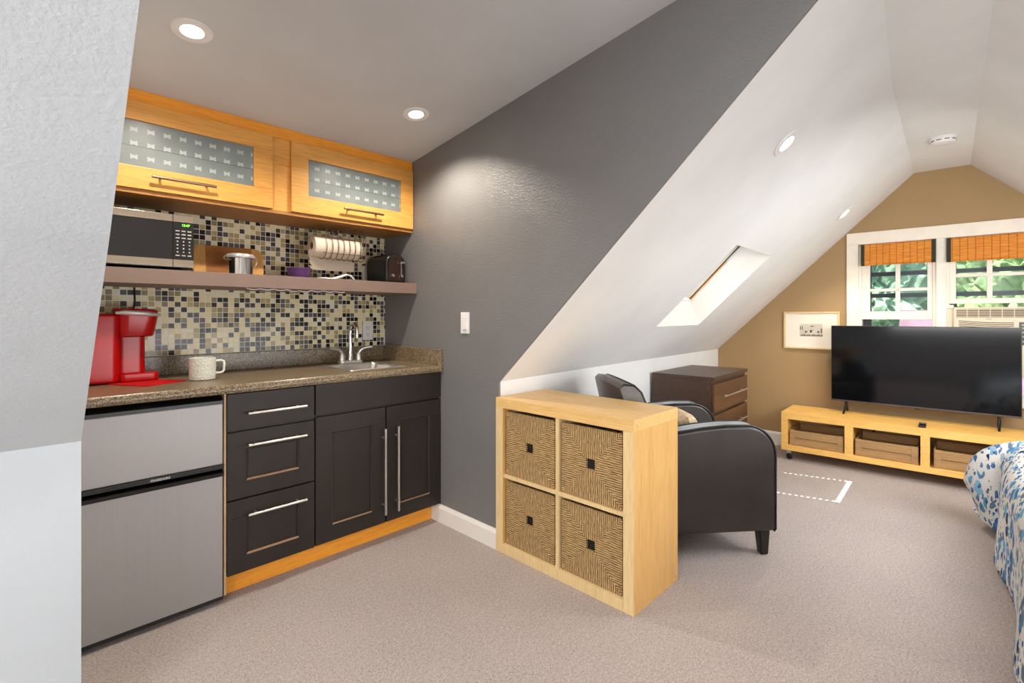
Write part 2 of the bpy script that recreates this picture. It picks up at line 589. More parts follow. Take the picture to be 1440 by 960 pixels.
# ================================================================== SHELL
W = 1.749      # grey cheek wall (right side of the kitchen dormer)
L = 0.13       # left cheek of the dormer
YB = 2.91      # kitchen back wall
XG = 5.03      # gable wall (room frame)
XB = -1.9      # wall behind the camera (room frame)
YK = 1.735     # knee wall, left side of the room (room frame)
ZK = 0.868
CR = (0.211, -0.117, 2.342)   # the narrow flat ceiling: y, y, z
YR = -1.64

fl = BM(); box(fl, -2.1, 5.25, -1.9, 3.1, -0.12, 0.0)
struct('floor', fl, M['carpet'])

bw = BM(); box(bw, L - 0.1, W + 0.1, YB, YB + 0.1, 0, 2.35)
struct('wall_back', bw, M['grey'])

# right cheek of the dormer: grey, its lower edge follows the roof slope
gp = [(YB, 0), (1.800, 0), (1.800, 0.862), (0.378, 2.192), (0.215, 2.344), (0.215, 2.52), (YB, 2.16)]
gw = BM(); prism(gw, gp, 'x', W, W + 0.012)
struct('wall_right', gw, M['grey'])
lp = [(YB, 0), (1.80, 0), (1.80, 0.87), (1.215, 1.385), (0.896, 1.695), (0.215, 2.36), (0.215, 2.52), (YB, 2.16)]
lw = BM(); prism(lw, lp, 'x', L - 0.012, L)
struct('wall_left', lw, M['white'])

dc = BM()
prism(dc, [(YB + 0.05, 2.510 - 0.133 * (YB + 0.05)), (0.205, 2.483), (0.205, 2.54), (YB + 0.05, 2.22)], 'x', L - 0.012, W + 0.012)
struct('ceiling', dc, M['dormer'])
rs = BM(); box(rs, L - 0.02, W + 0.02, 0.205, 0.215, 2.33, 2.53)
struct('ceiling', rs, M['white'])

# flat ridge strip and right slope
fc = BM()
k0 = r2k(0, 0)
box(fc, XB, XG + 0.02, CR[1], CR[0] + 0.0, CR[2], CR[2] + 0.02)
struct('ceiling', fc, M['white'], frame='R')
sr = BM(); prism(sr, [(CR[1], CR[2]), (YR, ZK), (YR - 0.02, ZK + 0.02), (CR[1], CR[2] + 0.03)], 'x', XB, XG + 0.02)
struct('ceiling', sr, M['white'], frame='R')
wr = BM(); box(wr, XB, XG, YR - 0.03, YR, 0, ZK + 0.01)
struct('wall_front', wr, M['white'], frame='R')

# left slope with the skylight opening.  near edge lies on the grey cheek
SK = (3.07, 3.80, 0.948, 1.463)     # hole: x0 x1, y top, y bottom
def zs(y):
    return ZK + (YK - y) * (CR[2] - ZK) / (YK - CR[0])
def tor(p):
    v = MR.inverted() @ Vector(p)
    return (v.x, v.y, v.z)
near = [tor((W, 1.803, 0.862)), tor((W, 1.800 - 0.5 * 1.422, 0.862 + 0.5 * 1.33)), tor((W, 0.378, 2.192)), tor((W, 0.215, 2.344))]
ls = BM()
far_y = [YK, YK - 0.5 * (YK - 0.31), 0.31, CR[0]]
NX = 12
rows = []
for (nx, ny, nz), fy in zip(near, far_y):
    rows.append([(nx + (SK[0] - nx) * i / NX, ny + (fy - ny) * (i / NX) ** 0.8, nz + (zs(fy) - nz) * (i / NX) ** 0.8) for i in range(NX + 1)])
for a, b in zip(rows, rows[1:]):
    for i in range(NX):
        quad(ls, a[i], a[i + 1], b[i + 1], b[i])
def rect(x0, x1, ya, yb):
    quad(ls, (x0, ya, zs(ya)), (x1, ya, zs(ya)), (x1, yb, zs(yb)), (x0, yb, zs(yb)))
rect(SK[0], SK[1], YK, SK[3]); rect(SK[0], SK[1], SK[2], CR[0]); rect(SK[1], XG + 0.02, YK, CR[0])
# strip that seals the slope to the flat ceiling beside the dormer
bmesh.ops.remove_doubles(ls, verts=ls.verts, dist=1e-4)
from mathutils.bvhtree import BVHTree
SLOPE = BVHTree.FromBMesh(ls)
def slope_hit(u, v):
    a = math.radians(44.26)
    d = Vector((math.cos(a), math.sin(a), 0)) + Vector((math.sin(a), -math.cos(a), 0)) * ((u - 720) / 682.65) + Vector((0, 0, (443 - v) / 682.65))
    h = SLOPE.ray_cast(MR.inverted() @ Vector((0, 0, 1.208)), MR.inverted().to_3x3() @ d)
    n = h[1] if h[1].z < 0 else -h[1]
    return MR @ h[0], MR.to_3x3() @ n
S1, S1N = slope_hit(1105, 201)
S2, S2N = slope_hit(1187, 300)
struct('ceiling', ls, M['white'], frame='R')

kw = BM(); k1 = tor((W, 1.804, 0))
prism(kw, [(k1[0] + 0.004, k1[1]), (XG, YK), (XG, YK + 0.05), (k1[0] + 0.010, k1[1] + 0.05)], 'z', 0, ZK + 0.006)
struct('wall_knee', kw, M['white'], frame='R')

# left of the dormer: the knee wall and slope beside the camera, heavy wall texture
lk = BM(); box(lk, -2.1, L, 1.79, 1.806, 0, 0.862)
struct('wall_knee_left', lk, M['knock'])
lsl = BM()
lprof = [(1.79, 0.86), (1.215, 1.364), (0.896, 1.674), (0.215, 2.344)]
prism(lsl, lprof + [(y + 0.02, z + 0.03) for y, z in lprof[::-1]], 'x', -2.1, L)
struct('ceiling', lsl, M['knock'])

# gable wall with two window openings
def roof(y):
    if y >= CR[0]:
        return zs(y)
    if y >= CR[1]:
        return CR[2]
    return CR[2] - (CR[1] - y) * (CR[2] - ZK) / (CR[1] - YR)
WIN = [(0.572, 0.076, 0.60, 1.81), (0.020, -0.476, 0.60, 1.81)]
gwm = BM()
ys = [YK + 0.02, 0.572, CR[0], 0.076, 0.020, CR[1], -0.476, YR - 0.02]
for ya, yb in zip(ys, ys[1:]):
    mid = (ya + yb) / 2
    win = [w for w in WIN if w[1] < mid < w[0]]
    top = [(ya, roof(ya) + 0.01), (yb, roof(yb) + 0.01)]
    if win:
        prism(gwm, [(ya, 0), (yb, 0), (yb, win[0][2]), (ya, win[0][2])], 'x', XG, XG + 0.12)
        prism(gwm, [(ya, win[0][3]), (yb, win[0][3]), top[1], top[0]], 'x', XG, XG + 0.12)
    else:
        prism(gwm, [(ya, 0), (yb, 0), top[1], top[0]], 'x', XG, XG + 0.12)
struct('wall_far', gwm, M['tan'], frame='R')
bk = BM(); box(bk, XB - 0.05, XB, YR, 2.0, 0, 2.5)
struct('wall_behind', bk, M['white'], frame='R')

# baseboards
def baseprof(t=0.014, h=0.10):
    return [(0, 0), (-t, 0), (-t, h - 0.018), (-t * 0.6, h - 0.008), (-t * 0.35, h), (0, h)]
b1 = BM(); prism(b1, [(W + u, v) for u, v in baseprof(0.016)], 'y', 1.80, 2.36)
struct('baseboard_right', b1, M['trim'])
b2 = BM(); prism(b2, [(XG + u, v) for u, v in baseprof(0.016, 0.12)], 'y', YR, YK)
struct('baseboard_far', b2, M['trim'], frame='R')

# ------------------------------------------------------------------ windows in the gable
cas = BM(); x0, x1 = XG - 0.02, XG + 0.0
box(cas, x0, x1, -0.60, 0.656, 1.803, 1.903, 0.003)
box(cas, x0, x1, 0.572, 0.656, 0.55, 1.803, 0.003)
box(cas, x0, x1, 0.018, 0.078, 0.55, 1.803, 0.003)
box(cas, x0, x1, -0.56, -0.476, 0.55, 1.803, 0.003)
box(cas, x0 - 0.02, x1, -0.60, 0.68, 0.545, 0.60, 0.004)
struct('trim_1', cas, M['casing'], frame='R')

def window(name, ya, yb, gb, sashb, munh, glassl, glassr):
    w = structgroup(name, (XG, (ya + yb) / 2, 0.6), 'R')
    f = BM()
    for a, b in ((ya, ya - 0.02), (yb + 0.02, yb)):
        box(f, XG, XG + 0.12, b, a, 0.6, 1.81)
    box(f, XG, XG + 0.12, yb, ya, 0.6, 0.62); box(f, XG, XG + 0.12, yb, ya, 1.79, 1.81)
    part('window_frame', f, M['casing'], w)
    s = BM(); xs0, xs1 = XG + 0.015, XG + 0.05
    box(s, xs0, xs1, glassl, ya - 0.02, sashb, 1.79, 0.003); box(s, xs0, xs1, yb + 0.02, glassr, sashb, 1.79, 0.003)
    box(s, xs0, xs1, glassr, glassl, sashb, gb, 0.003); box(s, xs0, xs1, glassr, glassl, 1.72, 1.79, 0.003)
    mc = (glassl + glassr) / 2
    box(s, xs0 + 0.004, xs1, mc - 0.015, mc + 0.015, gb, 1.72, 0.003)
    box(s, xs0 + 0.004, xs1, glassr, glassl, munh - 0.012, munh + 0.012, 0.003)
    sa = part('sash', s, M['casing'], w)
    p = BM(); quad(p, (xs0 + 0.02, glassl, gb), (xs0 + 0.02, glassr, gb), (xs0 + 0.02, glassr, 1.72), (xs0 + 0.02, glassl, 1.72))
    part('pane', p, M['glass'], sa)
    u = BM(); xo = XG + 0.085
    for z in (1.372, 1.552):
        box(u, xo, xo + 0.02, yb + 0.02, ya - 0.02, z - 0.017, z + 0.017)
    box(u, xo, xo + 0.02, glassl - 0.004, ya - 0.02, 0.62, 1.79)
    part('screen_rail', u, M['dim'], w)
    p = BM(); quad(p, (xo + 0.01, ya, 1.38), (xo + 0.01, yb, 1.38), (xo + 0.01, yb, 1.79), (xo + 0.01, ya, 1.79))
    part('upper_pane', p, M['glass'], w)
    return w
window('window_1', 0.572, 0.076, 1.24, 1.173, 1.416, 0.497, 0.13)
window('window_2', 0.020, -0.476, 1.334, 1.296, 1.510, -0.037, -0.405)

# ------------------------------------------------------------------ skylight
SB = (1.53, 1.34); ST = (1.15, 1.73)     # outer edge of the shaft: (y, z) at the bottom and at the top
sky = structgroup('window_3', (3.43, 1.3, 1.4), 'R')
sh = BM()
c = [(SK[3], zs(SK[3])), (SK[2], zs(SK[2]))]
for x in (SK[0], SK[1]):
    quad(sh, (x, c[0][0], c[0][1]), (x, SB[0], SB[1]), (x, ST[0], ST[1]), (x, c[1][0], c[1][1]))
quad(sh, (SK[0], c[0][0], c[0][1]), (SK[1], c[0][0], c[0][1]), (SK[1], SB[0], SB[1]), (SK[0], SB[0], SB[1]))
quad(sh, (SK[0], c[1][0], c[1][1]), (SK[1], c[1][0], c[1][1]), (SK[1], ST[0], ST[1]), (SK[0], ST[0], ST[1]))
part('shaft', sh, M['trim'], sky)
sd = Vector((0, ST[0] - SB[0], ST[1] - SB[1])); slen = sd.length; sd.normalize()
nn = Vector((0, 0.697, 0.717))
def skypt(x, s, n):
    p = Vector((0, SB[0], SB[1])) + sd * s + nn * n
    return Vector((x, p.y, p.z))
def skybar(bm, xa, xb, sa, sb_, na, nb):
    s = bmesh.new()
    vs = [s.verts.new(skypt(x, q, n)) for x in (xa, xb) for q in (sa, sb_) for n in (na, nb)]
    for f in ((0, 1, 3, 2), (4, 6, 7, 5), (0, 4, 5, 1), (2, 3, 7, 6), (0, 2, 6, 4), (1, 5, 7, 3)):
        s.faces.new([vs[i] for i in f])
    bmesh.ops.recalc_face_normals(s, faces=s.faces)
    merge(bm, s)
fr = BM()
skybar(fr, SK[0] - 0.1, SK[0] + 0.12, -0.1, slen + 0.1, 0.030, 0.038)
skybar(fr, SK[1] - 0.072, SK[1] + 0.1, -0.1, slen + 0.1, 0.030, 0.038)
skybar(fr, SK[0], SK[1], -0.1, 0.012, 0.030, 0.038); skybar(fr, SK[0], SK[1], slen, slen + 0.1, 0.030, 0.038)
for x_ in (SK[0] - 0.02, SK[1]):
    skybar(fr, x_, x_ + 0.02, -0.02, slen + 0.02, -0.02, 0.04)
skybar(fr, SK[0], SK[1], -0.03, -0.001, -0.02, 0.04); skybar(fr, SK[0], SK[1], slen + 0.001, slen + 0.03, -0.02, 0.04)
part('skylight_frame', fr, M['trim'], sky)
wd = BM(); skybar(wd, SK[1] - 0.004, SK[1] + 0.002, 0.0, slen * 0.72, -0.014, -0.008)
part('wood_strip', wd, M['toe'], sky)
dk = BM(); skybar(dk, SK[1] - 0.004, SK[1] + 0.002, 0.0, slen, -0.007, 0.001)
part('gasket', dk, M['black'], sky)
sp = BM(); XS0, XS1 = SK[0] + 0.142, SK[1] - 0.096
skybar(sp, XS0, XS1, 0.026, slen - 0.030, 0.03, 0.036)
for k in range(14):
    s0 = 0.02 + k * (slen - 0.05) / 14
    skybar(sp, XS0 - 0.024, XS0, s0, s0 + 0.017, 0.03, 0.036)
    skybar(sp, XS1, XS1 + 0.026, s0, s0 + 0.017, 0.03, 0.036)
part('shade', sp, M['shade'], sky)
pn = BM(); quad(pn, skypt(SK[0], 0, 0.055), skypt(SK[1], 0, 0.055), skypt(SK[1], slen, 0.055), skypt(SK[0], slen, 0.055))
part('pane', pn, M['glass'], sky)

# ================================================================== KITCHEN
# ---- tiles
tb = BM(); box(tb, L + 0.001, W - 0.001, YB - 0.009, YB - 0.001, 1.0065, 1.722)
single('tile_backsplash', tb, M['tile'], 'mosaic backsplash of small cream, olive and black glass squares behind the kitchen shelf', 'backsplash', (L, YB, 1.006), sm=False)

# ---- handles
def bar_handle(p0, p1, out, r=0.006, inset=0.14):
    bm = BM(); a, b, o = Vector(p0), Vector(p1), Vector(out)
    tube(bm, [a + o, b + o], r, 12)
    for t_ in (inset, 1 - inset):
        q = a.lerp(b, t_)
        tube(bm, [q, q + o], r * 0.75, 10)
    return bm

def pull_pivot(p0, p1):
    return (Vector(p0) + Vector(p1)) / 2

# ---- wall cabinet
wc = thing('wall_cabinet', 'long honey maple wall cabinet with two frosted glass flap doors above the mosaic tiles', 'cabinet', (L, YB, 1.72))
bmx = BM()
box(bmx, L + 0.002, W - 0.002, 2.60, YB - 0.009, 1.742, 2.105)
part('carcass', bmx, M['maple'], wc)
bmx = BM()
box(bmx, L + 0.002, W - 0.002, 2.582, 2.60, 1.742, 2.112, 0.001)
part('face_frame', bmx, M['maple'], wc)
bmx = BM(); box(bmx, L + 0.002, W - 0.002, 2.577, 2.72, 2.112, 2.166)
part('top_filler', bmx, M['toe'], wc)
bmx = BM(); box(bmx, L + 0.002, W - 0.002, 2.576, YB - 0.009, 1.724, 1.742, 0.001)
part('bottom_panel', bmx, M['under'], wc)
for dx0, dx1, hx0, hx1 in ((0.150, 0.908, 0.408, 0.650), (1.000, 1.744, 1.271, 1.515)):
    d = BM(); z0, z1 = 1.744, 2.110; y0, y1 = 2.562, 2.581
    gx0, gx1, gz0, gz1 = dx0 + 0.088, dx1 - 0.088, 1.838, 2.032
    box(d, dx0, dx1, y0, y1, gz1, z1, 0.0025); box(d, dx0, dx1, y0, y1, z0, gz0, 0.0025)
    box(d, dx0, gx0, y0 + 0.0005, y1, gz0, gz1, 0.0015); box(d, gx1, dx1, y0 + 0.0005, y1, gz0, gz1, 0.0015)
    dd = part('door', d, M['maple'], wc)
    g = BM(); box(g, gx0, gx1, y0 + 0.010, y0 + 0.014, gz0, gz1)
    part('glass_pane', g, M['frosted'], dd, sm=False, pivot=((gx0 + gx1) / 2, y0 + 0.012, (gz0 + gz1) / 2))
    p0, p1 = (hx0, y0, 1.797), (hx1, y0, 1.797)
    part('handle', bar_handle(p0, p1, (0, -0.034, 0), 0.0065), M['bronze'], dd, pivot=pull_pivot(p0, p1))

# ---- floating shelf
fs = BM(); box(fs, L + 0.002, W - 0.002, 2.527, YB - 0.009, 1.341, 1.405, 0.002)
single('floating_shelf', fs, M['shelf'], 'thick taupe floating shelf across the tiles between counter and wall cabinet', 'shelf', (L, YB, 1.341))

# ---- countertop
ct = thing('countertop', 'brown speckled stone look countertop running over the fridge and dark cabinets', 'countertop', (L, YB, 0.878))
SX0, SX1, SY0, SY1 = 1.225, 1.585, 2.385, 2.785
bmx = BM()
cx0, cx1, cy0, cy1, cz0, cz1 = L + 0.002, W - 0.022, 2.268, YB - 0.009, 0.878, 0.914
nose = [(cy0 + 0.006, cz0), (cy0 + 0.001, cz0 + 0.006), (cy0, cz0 + 0.018), (cy0 + 0.003, cz1 - 0.008), (cy0 + 0.011, cz1)]
hx0, hx1, hy0, hy1 = SX0 + 0.02, SX1 - 0.02, SY0 + 0.02, SY1 - 0.075
prism(bmx, nose + [(hy0, cz1), (hy0, cz0)], 'x', cx0, cx1)
box(bmx, cx0, cx1, hy1, cy1, cz0, cz1)
box(bmx, cx0, hx0, hy0, hy1, cz0, cz1); box(bmx, hx1, cx1, hy0, hy1, cz0, cz1)
part('worktop', bmx, M['granite'], ct)
bmx = BM(); box(bmx, cx0, W - 0.022, YB - 0.03, YB - 0.009, 0.914, 1.006, 0.003)
part('back_upstand', bmx, M['granite'], ct)
bmx = BM(); box(bmx, W - 0.021, W - 0.001, 2.262, YB - 0.010, 0.8785, 1.008, 0.002)
part('side_upstand', bmx, M['granite'], ct)

# ---- sink + faucet
sk = thing('sink', 'small square stainless bar sink set into the speckled countertop', 'sink', ((SX0 + SX1) / 2, (SY0 + SY1) / 2, 0.914))
bmx = BM()
s = bmesh.new()
def ringv(x0, x1, y0, y1, z, r, n=5):
    return [s.verts.new((x, y, z)) for x, y in rrect(x0, x1, y0, y1, r, n)]
R = [ringv(SX0, SX1, SY0, SY1, 0.9145, 0.02), ringv(SX0 + 0.003, SX1 - 0.003, SY0 + 0.003, SY1 - 0.003, 0.918, 0.02),
     ringv(SX0 + 0.024, SX1 - 0.024, SY0 + 0.024, SY1 - 0.079, 0.917, 0.03), ringv(SX0 + 0.03, SX1 - 0.03, SY0 + 0.03, SY1 - 0.085, 0.905, 0.035),
     ringv(SX0 + 0.04, SX1 - 0.04, SY0 + 0.04, SY1 - 0.095, 0.79, 0.045), ringv(SX0 + 0.08, SX1 - 0.08, SY0 + 0.08, SY1 - 0.135, 0.775, 0.04)]
for A, B in zip(R, R[1:]):
    n = len(A)
    for i in range(n):
        s.faces.new((A[i], A[(i + 1) % n], B[(i + 1) % n], B[i]))
s.faces.new(R[-1])
bmesh.ops.recalc_face_normals(s, faces=s.faces)
merge(bmx, s)
part('basin', bmx, M['nickel'], sk)
bmx = BM(); lathe(bmx, [(0, 0.004), (0.03, 0.004), (0.042, 0.001), (0.042, 0)], ((SX0 + SX1) / 2, 2.55, 0.775))
part('drain', bmx, M['chrome'], sk)

fa = thing('faucet', 'chrome gooseneck faucet with two lever handles at the back of the sink', 'faucet', (1.42, 2.748, 0.917))
bmx = BM(); prism(bmx, rrect(1.345, 1.495, 2.722, 2.774, 0.02), 'z', 0.917, 0.937, 0.006)
part('base', bmx, M['nickel'], fa)
bmx = BM()
neck = [(1.42, 2.748, 0.935), (1.42, 2.748, 0.96), (1.42, 2.748, 1.02), (1.42, 2.748, 1.10)]
neck += [(1.42, 2.748 - 0.042 * (1 - math.cos(a)), 1.115 + 0.042 * math.sin(a)) for a in [i * PI / 8 for i in range(0, 9)]]
neck += [(1.42, 2.664, 1.09), (1.42, 2.664, 1.072)]
tube(bmx, neck, [0.018, 0.014, 0.012, 0.010] + [0.0095] * 9 + [0.0095, 0.011], 14)
part('spout', bmx, M['chrome'], fa)
for sx in (-1, 1):
    bmx = BM(); hx = 1.42 + sx * 0.053
    lathe(bmx, [(0, 0.045), (0.013, 0.043), (0.017, 0.03), (0.020, 0.0)], (hx, 2.748, 0.936), 20)
    tube(bmx, [(hx, 2.748, 0.965), (hx + sx * 0.006, 2.746, 0.99), (hx + sx * 0.025, 2.742, 1.006), (hx + sx * 0.06, 2.735, 1.012), (hx + sx * 0.082, 2.73, 1.013)], [0.012, 0.011, 0.009, 0.008, 0.007], 12)
    part('lever', bmx, M['nickel'], fa)

# ---- base cabinets
YC = 2.285
def framed_panel(bm, x0, x1, z0, z1, rail, y=YC, t=0.02, rec=0.006):
    """a front with rails and a recessed flat middle"""
    box(bm, x0, x1, y, y + t, z1 - rail, z1, 0.0015); box(bm, x0, x1, y, y + t, z0, z0 + rail, 0.0015)
    box(bm, x0, x0 + rail, y, y + t, z0 + rail, z1 - rail, 0.0); box(bm, x1 - rail, x1, y, y + t, z0 + rail, z1 - rail, 0.0)
    box(bm, x0 + rail, x1 - rail, y + rec, y + t, z0 + rail, z1 - rail)
def bead(x0, x1, z0, z1, y=YC):
    bm = BM()
    for (a, b) in (((x0, z0), (x1, z0)), ((x1, z0), (x1, z1)), ((x1, z1), (x0, z1)), ((x0, z1), (x0, z0))):
        tube(bm, [(a[0], y + 0.004, a[1]), (b[0], y + 0.004, b[1])], 0.0062, 8)
    return bm

dc_ = thing('drawer_cabinet', 'dark espresso base cabinet with three stacked drawers beside the fridge', 'cabinet', (0.62, YB, 0.10))
bmx = BM(); box(bmx, 0.624, 1.0, YC + 0.021, YB - 0.02, 0.10, 0.876)
part('carcass', bmx, M['dark'], dc_)
bmx = BM(); box(bmx, 0.616, 0.624, YC + 0.004, YB - 0.02, 0.03, 0.876)
part('end_panel', bmx, M['edge'], dc_, label='tan worn side edge of the drawer cabinet')
for z0, z1, rl, hz in ((0.716, 0.872, 0, 0.787), (0.424, 0.708, 0.075, 0.651), (0.104, 0.416, 0.075, 0.353)):
    bmx = BM()
    if rl:
        framed_panel(bmx, 0.627, 0.998, z0, z1, rl)
    else:
        box(bmx, 0.627, 0.998, YC, YC + 0.02, z0, z1, 0.0015)
    d = part('drawer', bmx, M['dark'], dc_)
    if rl:
        part('bead', bead(0.627 + rl, 0.998 - rl, z0 + rl, z1 - rl), M['dark'], d)
        bmx = BM(); tube(bmx, [(0.627 + rl, YC + 0.001, z0 + rl), (0.998 - rl, YC + 0.001, z0 + rl)], 0.0052, 8)
        part('worn_edge', bmx, M['groove'], d, label='worn pale lower edge of the drawer panel')
    p0, p1 = (0.700, YC, hz), (0.950, YC, hz)
    part('handle', bar_handle(p0, p1, (0, -0.032, 0), 0.006), M['nickel'], d, pivot=pull_pivot(p0, p1))

sc_ = thing('sink_cabinet', 'dark espresso sink base cabinet with two panelled doors and long vertical bar pulls', 'cabinet', (1.002, YB, 0.10))
bmx = BM(); box(bmx, 1.002, W - 0.002, YC + 0.021, YB - 0.02, 0.10, 0.77); box(bmx, 1.002, 1.02, YC + 0.021, YB - 0.02, 0.77, 0.876); box(bmx, W - 0.02, W - 0.002, YC + 0.021, YB - 0.02, 0.77, 0.876); box(bmx, 1.002, W - 0.002, YC + 0.021, YC + 0.04, 0.77, 0.876)
part('carcass', bmx, M['dark'], sc_)
bmx = BM(); box(bmx, 1.005, W - 0.003, YC, YC + 0.02, 0.728, 0.875, 0.0015)
part('false_front', bmx, M['dark'], sc_)
for x0, x1, hx in ((1.005, 1.380, 1.362), (1.388, W - 0.003, 1.441)):
    bmx = BM(); framed_panel(bmx, x0, x1, 0.106, 0.718, 0.082)
    d = part('door', bmx, M['dark'], sc_)
    part('bead', bead(x0 + 0.082, x1 - 0.082, 0.188, 0.636), M['dark'], d)
    bmx = BM(); tube(bmx, [(x0 + 0.082, YC + 0.001, 0.188), (x1 - 0.082, YC + 0.001, 0.188)], 0.0046, 8)
    part('worn_edge', bmx, M['groove'], d, label='worn pale lower edge of the door panel')
    p0, p1 = (hx, YC, 0.160), (hx, YC, 0.612)
    part('handle', bar_handle(p0, p1, (0, -0.034, 0), 0.0065, 0.11), M['nickel'], d, pivot=pull_pivot(p0, p1))
pb = BM(); box(pb, 0.617, W - 0.018, 2.358, 2.376, 0.0, 0.10)
single('plinth_board', pb, M['toe'], 'orange wooden toe kick board under the dark base cabinets', 'plinth', (0.617, 2.36, 0))

# ---- fridge
FX0, FX1 = 0.136, 0.611
fg = thing('mini_fridge', 'two door stainless mini fridge under the left end of the countertop', 'fridge', (0.37, 2.6, 0))
bmx = BM(); box(bmx, FX0, FX1 - 0.004, 2.345, 2.86, 0.02, 0.862, 0.006)
part('cabinet', bmx, M['black'], fg)
bmx = BM(); box(bmx, FX0, FX1, YC, 2.34, 0.585, 0.838, 0.004)
fd = part('freezer_door', bmx, M['steel'], fg)
bmx = BM(); prism(bmx, [(YC - 0.004, 0.838), (YC - 0.004, 0.852), (YC + 0.02, 0.864), (2.345, 0.868), (2.345, 0.838)], 'x', FX0 - 0.001, FX1 + 0.001, 0.002)
part('top_cap', bmx, M['black'], fd, label='black plastic cap along the freezer door top')
bmx = BM(); prism(bmx, [(YC - 0.006, 0.585), (YC - 0.006, 0.568), (YC + 0.02, 0.556), (2.34, 0.556), (2.34, 0.585)], 'x', FX0 - 0.001, FX1 + 0.001, 0.002)
part('handle_strip', bmx, M['black'], fd, label='black handle strip under the freezer door')
bmx = BM(); box(bmx, FX0, FX1, YC, 2.34, 0.032, 0.538, 0.004)
rd = part('fridge_door', bmx, M['steel'], fg)
bmx = BM(); prism(bmx, [(YC - 0.006, 0.536), (YC - 0.010, 0.552), (YC + 0.006, 0.556), (2.34, 0.554), (2.34, 0.536)], 'x', FX0 - 0.001, FX1 + 0.001, 0.001)
part('handle_strip', bmx, M['black'], rd, label='black handle strip over the fridge door')
bmx = BM(); box(bmx, FX0, FX1, YC + 0.002, 2.34, 0.018, 0.032)
part('bottom_trim', bmx, M['matteblack'], rd, label='black strip along the fridge door bottom')
bmx = BM(); merge(bmx, text_bm('FRIGIDAIRE', 0.0125), Matrix.Translation((0.395, YC - 0.0068, 0.5745)) @ FACE_MY)
part('badge', bmx, M['wplastic'], fd, sm=False, label='small white lettering on the black strip')
for fx in (FX0 + 0.04, FX1 - 0.03):
    bmx = BM(); lathe(bmx, [(0, 0), (0.014, 0), (0.014, 0.02), (0, 0.02)], (fx, 2.36, 0), 14)
    part('foot', bmx, M['wplastic'], fg)

# ---- microwave
mw = thing('microwave', 'compact mirror finish microwave with black keypad at the left end of the shelf', 'microwave', (0.35, 2.7, 1.405))
mx0, mx1, my, mz0, mz1 = 0.138, 0.566, 2.556, 1.418, 1.655
bmx = BM(); box(bmx, mx0, mx1, my + 0.014, 2.86, mz0, mz1, 0.004)
part('body', bmx, M['black'], mw)
bmx = BM()
sx = 0.489
box(bmx, mx0, sx - 0.002, my, my + 0.013, mz1 - 0.034, mz1 - 0.004, 0.001); box(bmx, mx0, sx - 0.002, my, my + 0.013, mz0 + 0.004, mz0 + 0.036, 0.001)
dr = part('door', bmx, M['mirror'], mw)
bmx = BM(); box(bmx, mx0, sx - 0.002, my + 0.001, my + 0.013, mz0 + 0.036, mz1 - 0.034)
part('door_window', bmx, M['oven'], dr, label='dark glass window of the microwave door')
bmx = BM(); box(bmx, sx, mx1, my + 0.001, my + 0.013, mz0 + 0.036, mz1 - 0.034)
cp = part('control_panel', bmx, M['oven'], mw, label='black keypad panel')
bmx = BM(); box(bmx, sx, mx1, my, my + 0.013, mz1 - 0.034, mz1 - 0.004, 0.001)
part('panel_trim', bmx, M['mirror'], mw)
bmx = BM(); box(bmx, sx, mx1, my, my + 0.013, mz0 + 0.004, mz0 + 0.036, 0.001)
part('panel_trim', bmx, M['mirror'], mw)
bmx = BM(); merge(bmx, text_bm('12:47', 0.014), Matrix.Translation(((sx + mx1) / 2 + 0.008, my + 0.0005, mz1 - 0.048)) @ FACE_MY)
part('clock_display', bmx, M['green'], cp, sm=False, label='green clock digits')
bmx = BM()
for r in range(8):
    for c_ in range(3):
        zc = mz1 - 0.074 - r * 0.0155
        xc = sx + 0.016 + c_ * 0.0225
        wdt = 0.0075 if r in (0, 1, 2, 7) else 0.003
        box(bmx, xc - wdt, xc + wdt, my + 0.0002, my + 0.001, zc - 0.0028, zc + 0.0028)
part('button_prints', bmx, M['key'], cp, sm=False, label='pale button markings')
for fx in (mx0 + 0.03, mx1 - 0.03):
    for fy in (my + 0.05, 2.82):
        bmx = BM(); lathe(bmx, [(0, 0), (0.01, 0), (0.01, 0.0135), (0, 0.0135)], (fx, fy, 1.405), 12)
        part('foot', bmx, M['black'], mw)

pc = BM(); tube(pc, [(0.40, YB - 0.014, 1.34), (0.402, YB - 0.014, 1.28), (0.395, YB - 0.014, 1.22), (0.396, YB - 0.014, 1.12), (0.40, YB - 0.016, 1.00)], 0.0035, 8)
single('power_cord', pc, M['matteblack'], 'thin dark power cord hanging down the tiles from under the shelf', 'cord', (0.40, YB - 0.014, 1.0))

# ---- cutting board (leaning)
cb = thing('cutting_board', 'rounded bamboo cutting board with light ends leaning on the tiles on the shelf', 'cutting board', (0.795, 2.86, 1.405))
lean = Matrix.Translation((0.795, 2.853, 1.405)) @ Matrix.Rotation(math.radians(-9), 4, 'X')
outl = rrect(-0.168, 0.168, 0.0, 0.165, 0.045, 8)
mid = [(-0.11, 0.0), (0.11, 0.0), (0.11, 0.165), (-0.11, 0.165)]
bmx = BM(); prism(bmx, mid, 'y', -0.008, 0.008, 0.0, mat=lean); part('board_middle', bmx, M['bamboo_d'], cb, label='darker bamboo middle of the board')
bmx = BM(); prism(bmx, [(0.11, 0.0)] + arc(0.123, 0.045, 0.045, -90, 0, 6) + arc(0.123, 0.12, 0.045, 0, 90, 6) + [(0.11, 0.165)], 'y', -0.008, 0.008, mat=lean)
part('board_end', bmx, M['bamboo_l'], cb, label='pale rounded end of the board')
bmx = BM(); prism(bmx, [(-0.11, 0.165)] + arc(-0.123, 0.12, 0.045, 90, 180, 6) + arc(-0.123, 0.045, 0.045, 180, 270, 6) + [(-0.11, 0.0)], 'y', -0.008, 0.008, mat=lean)
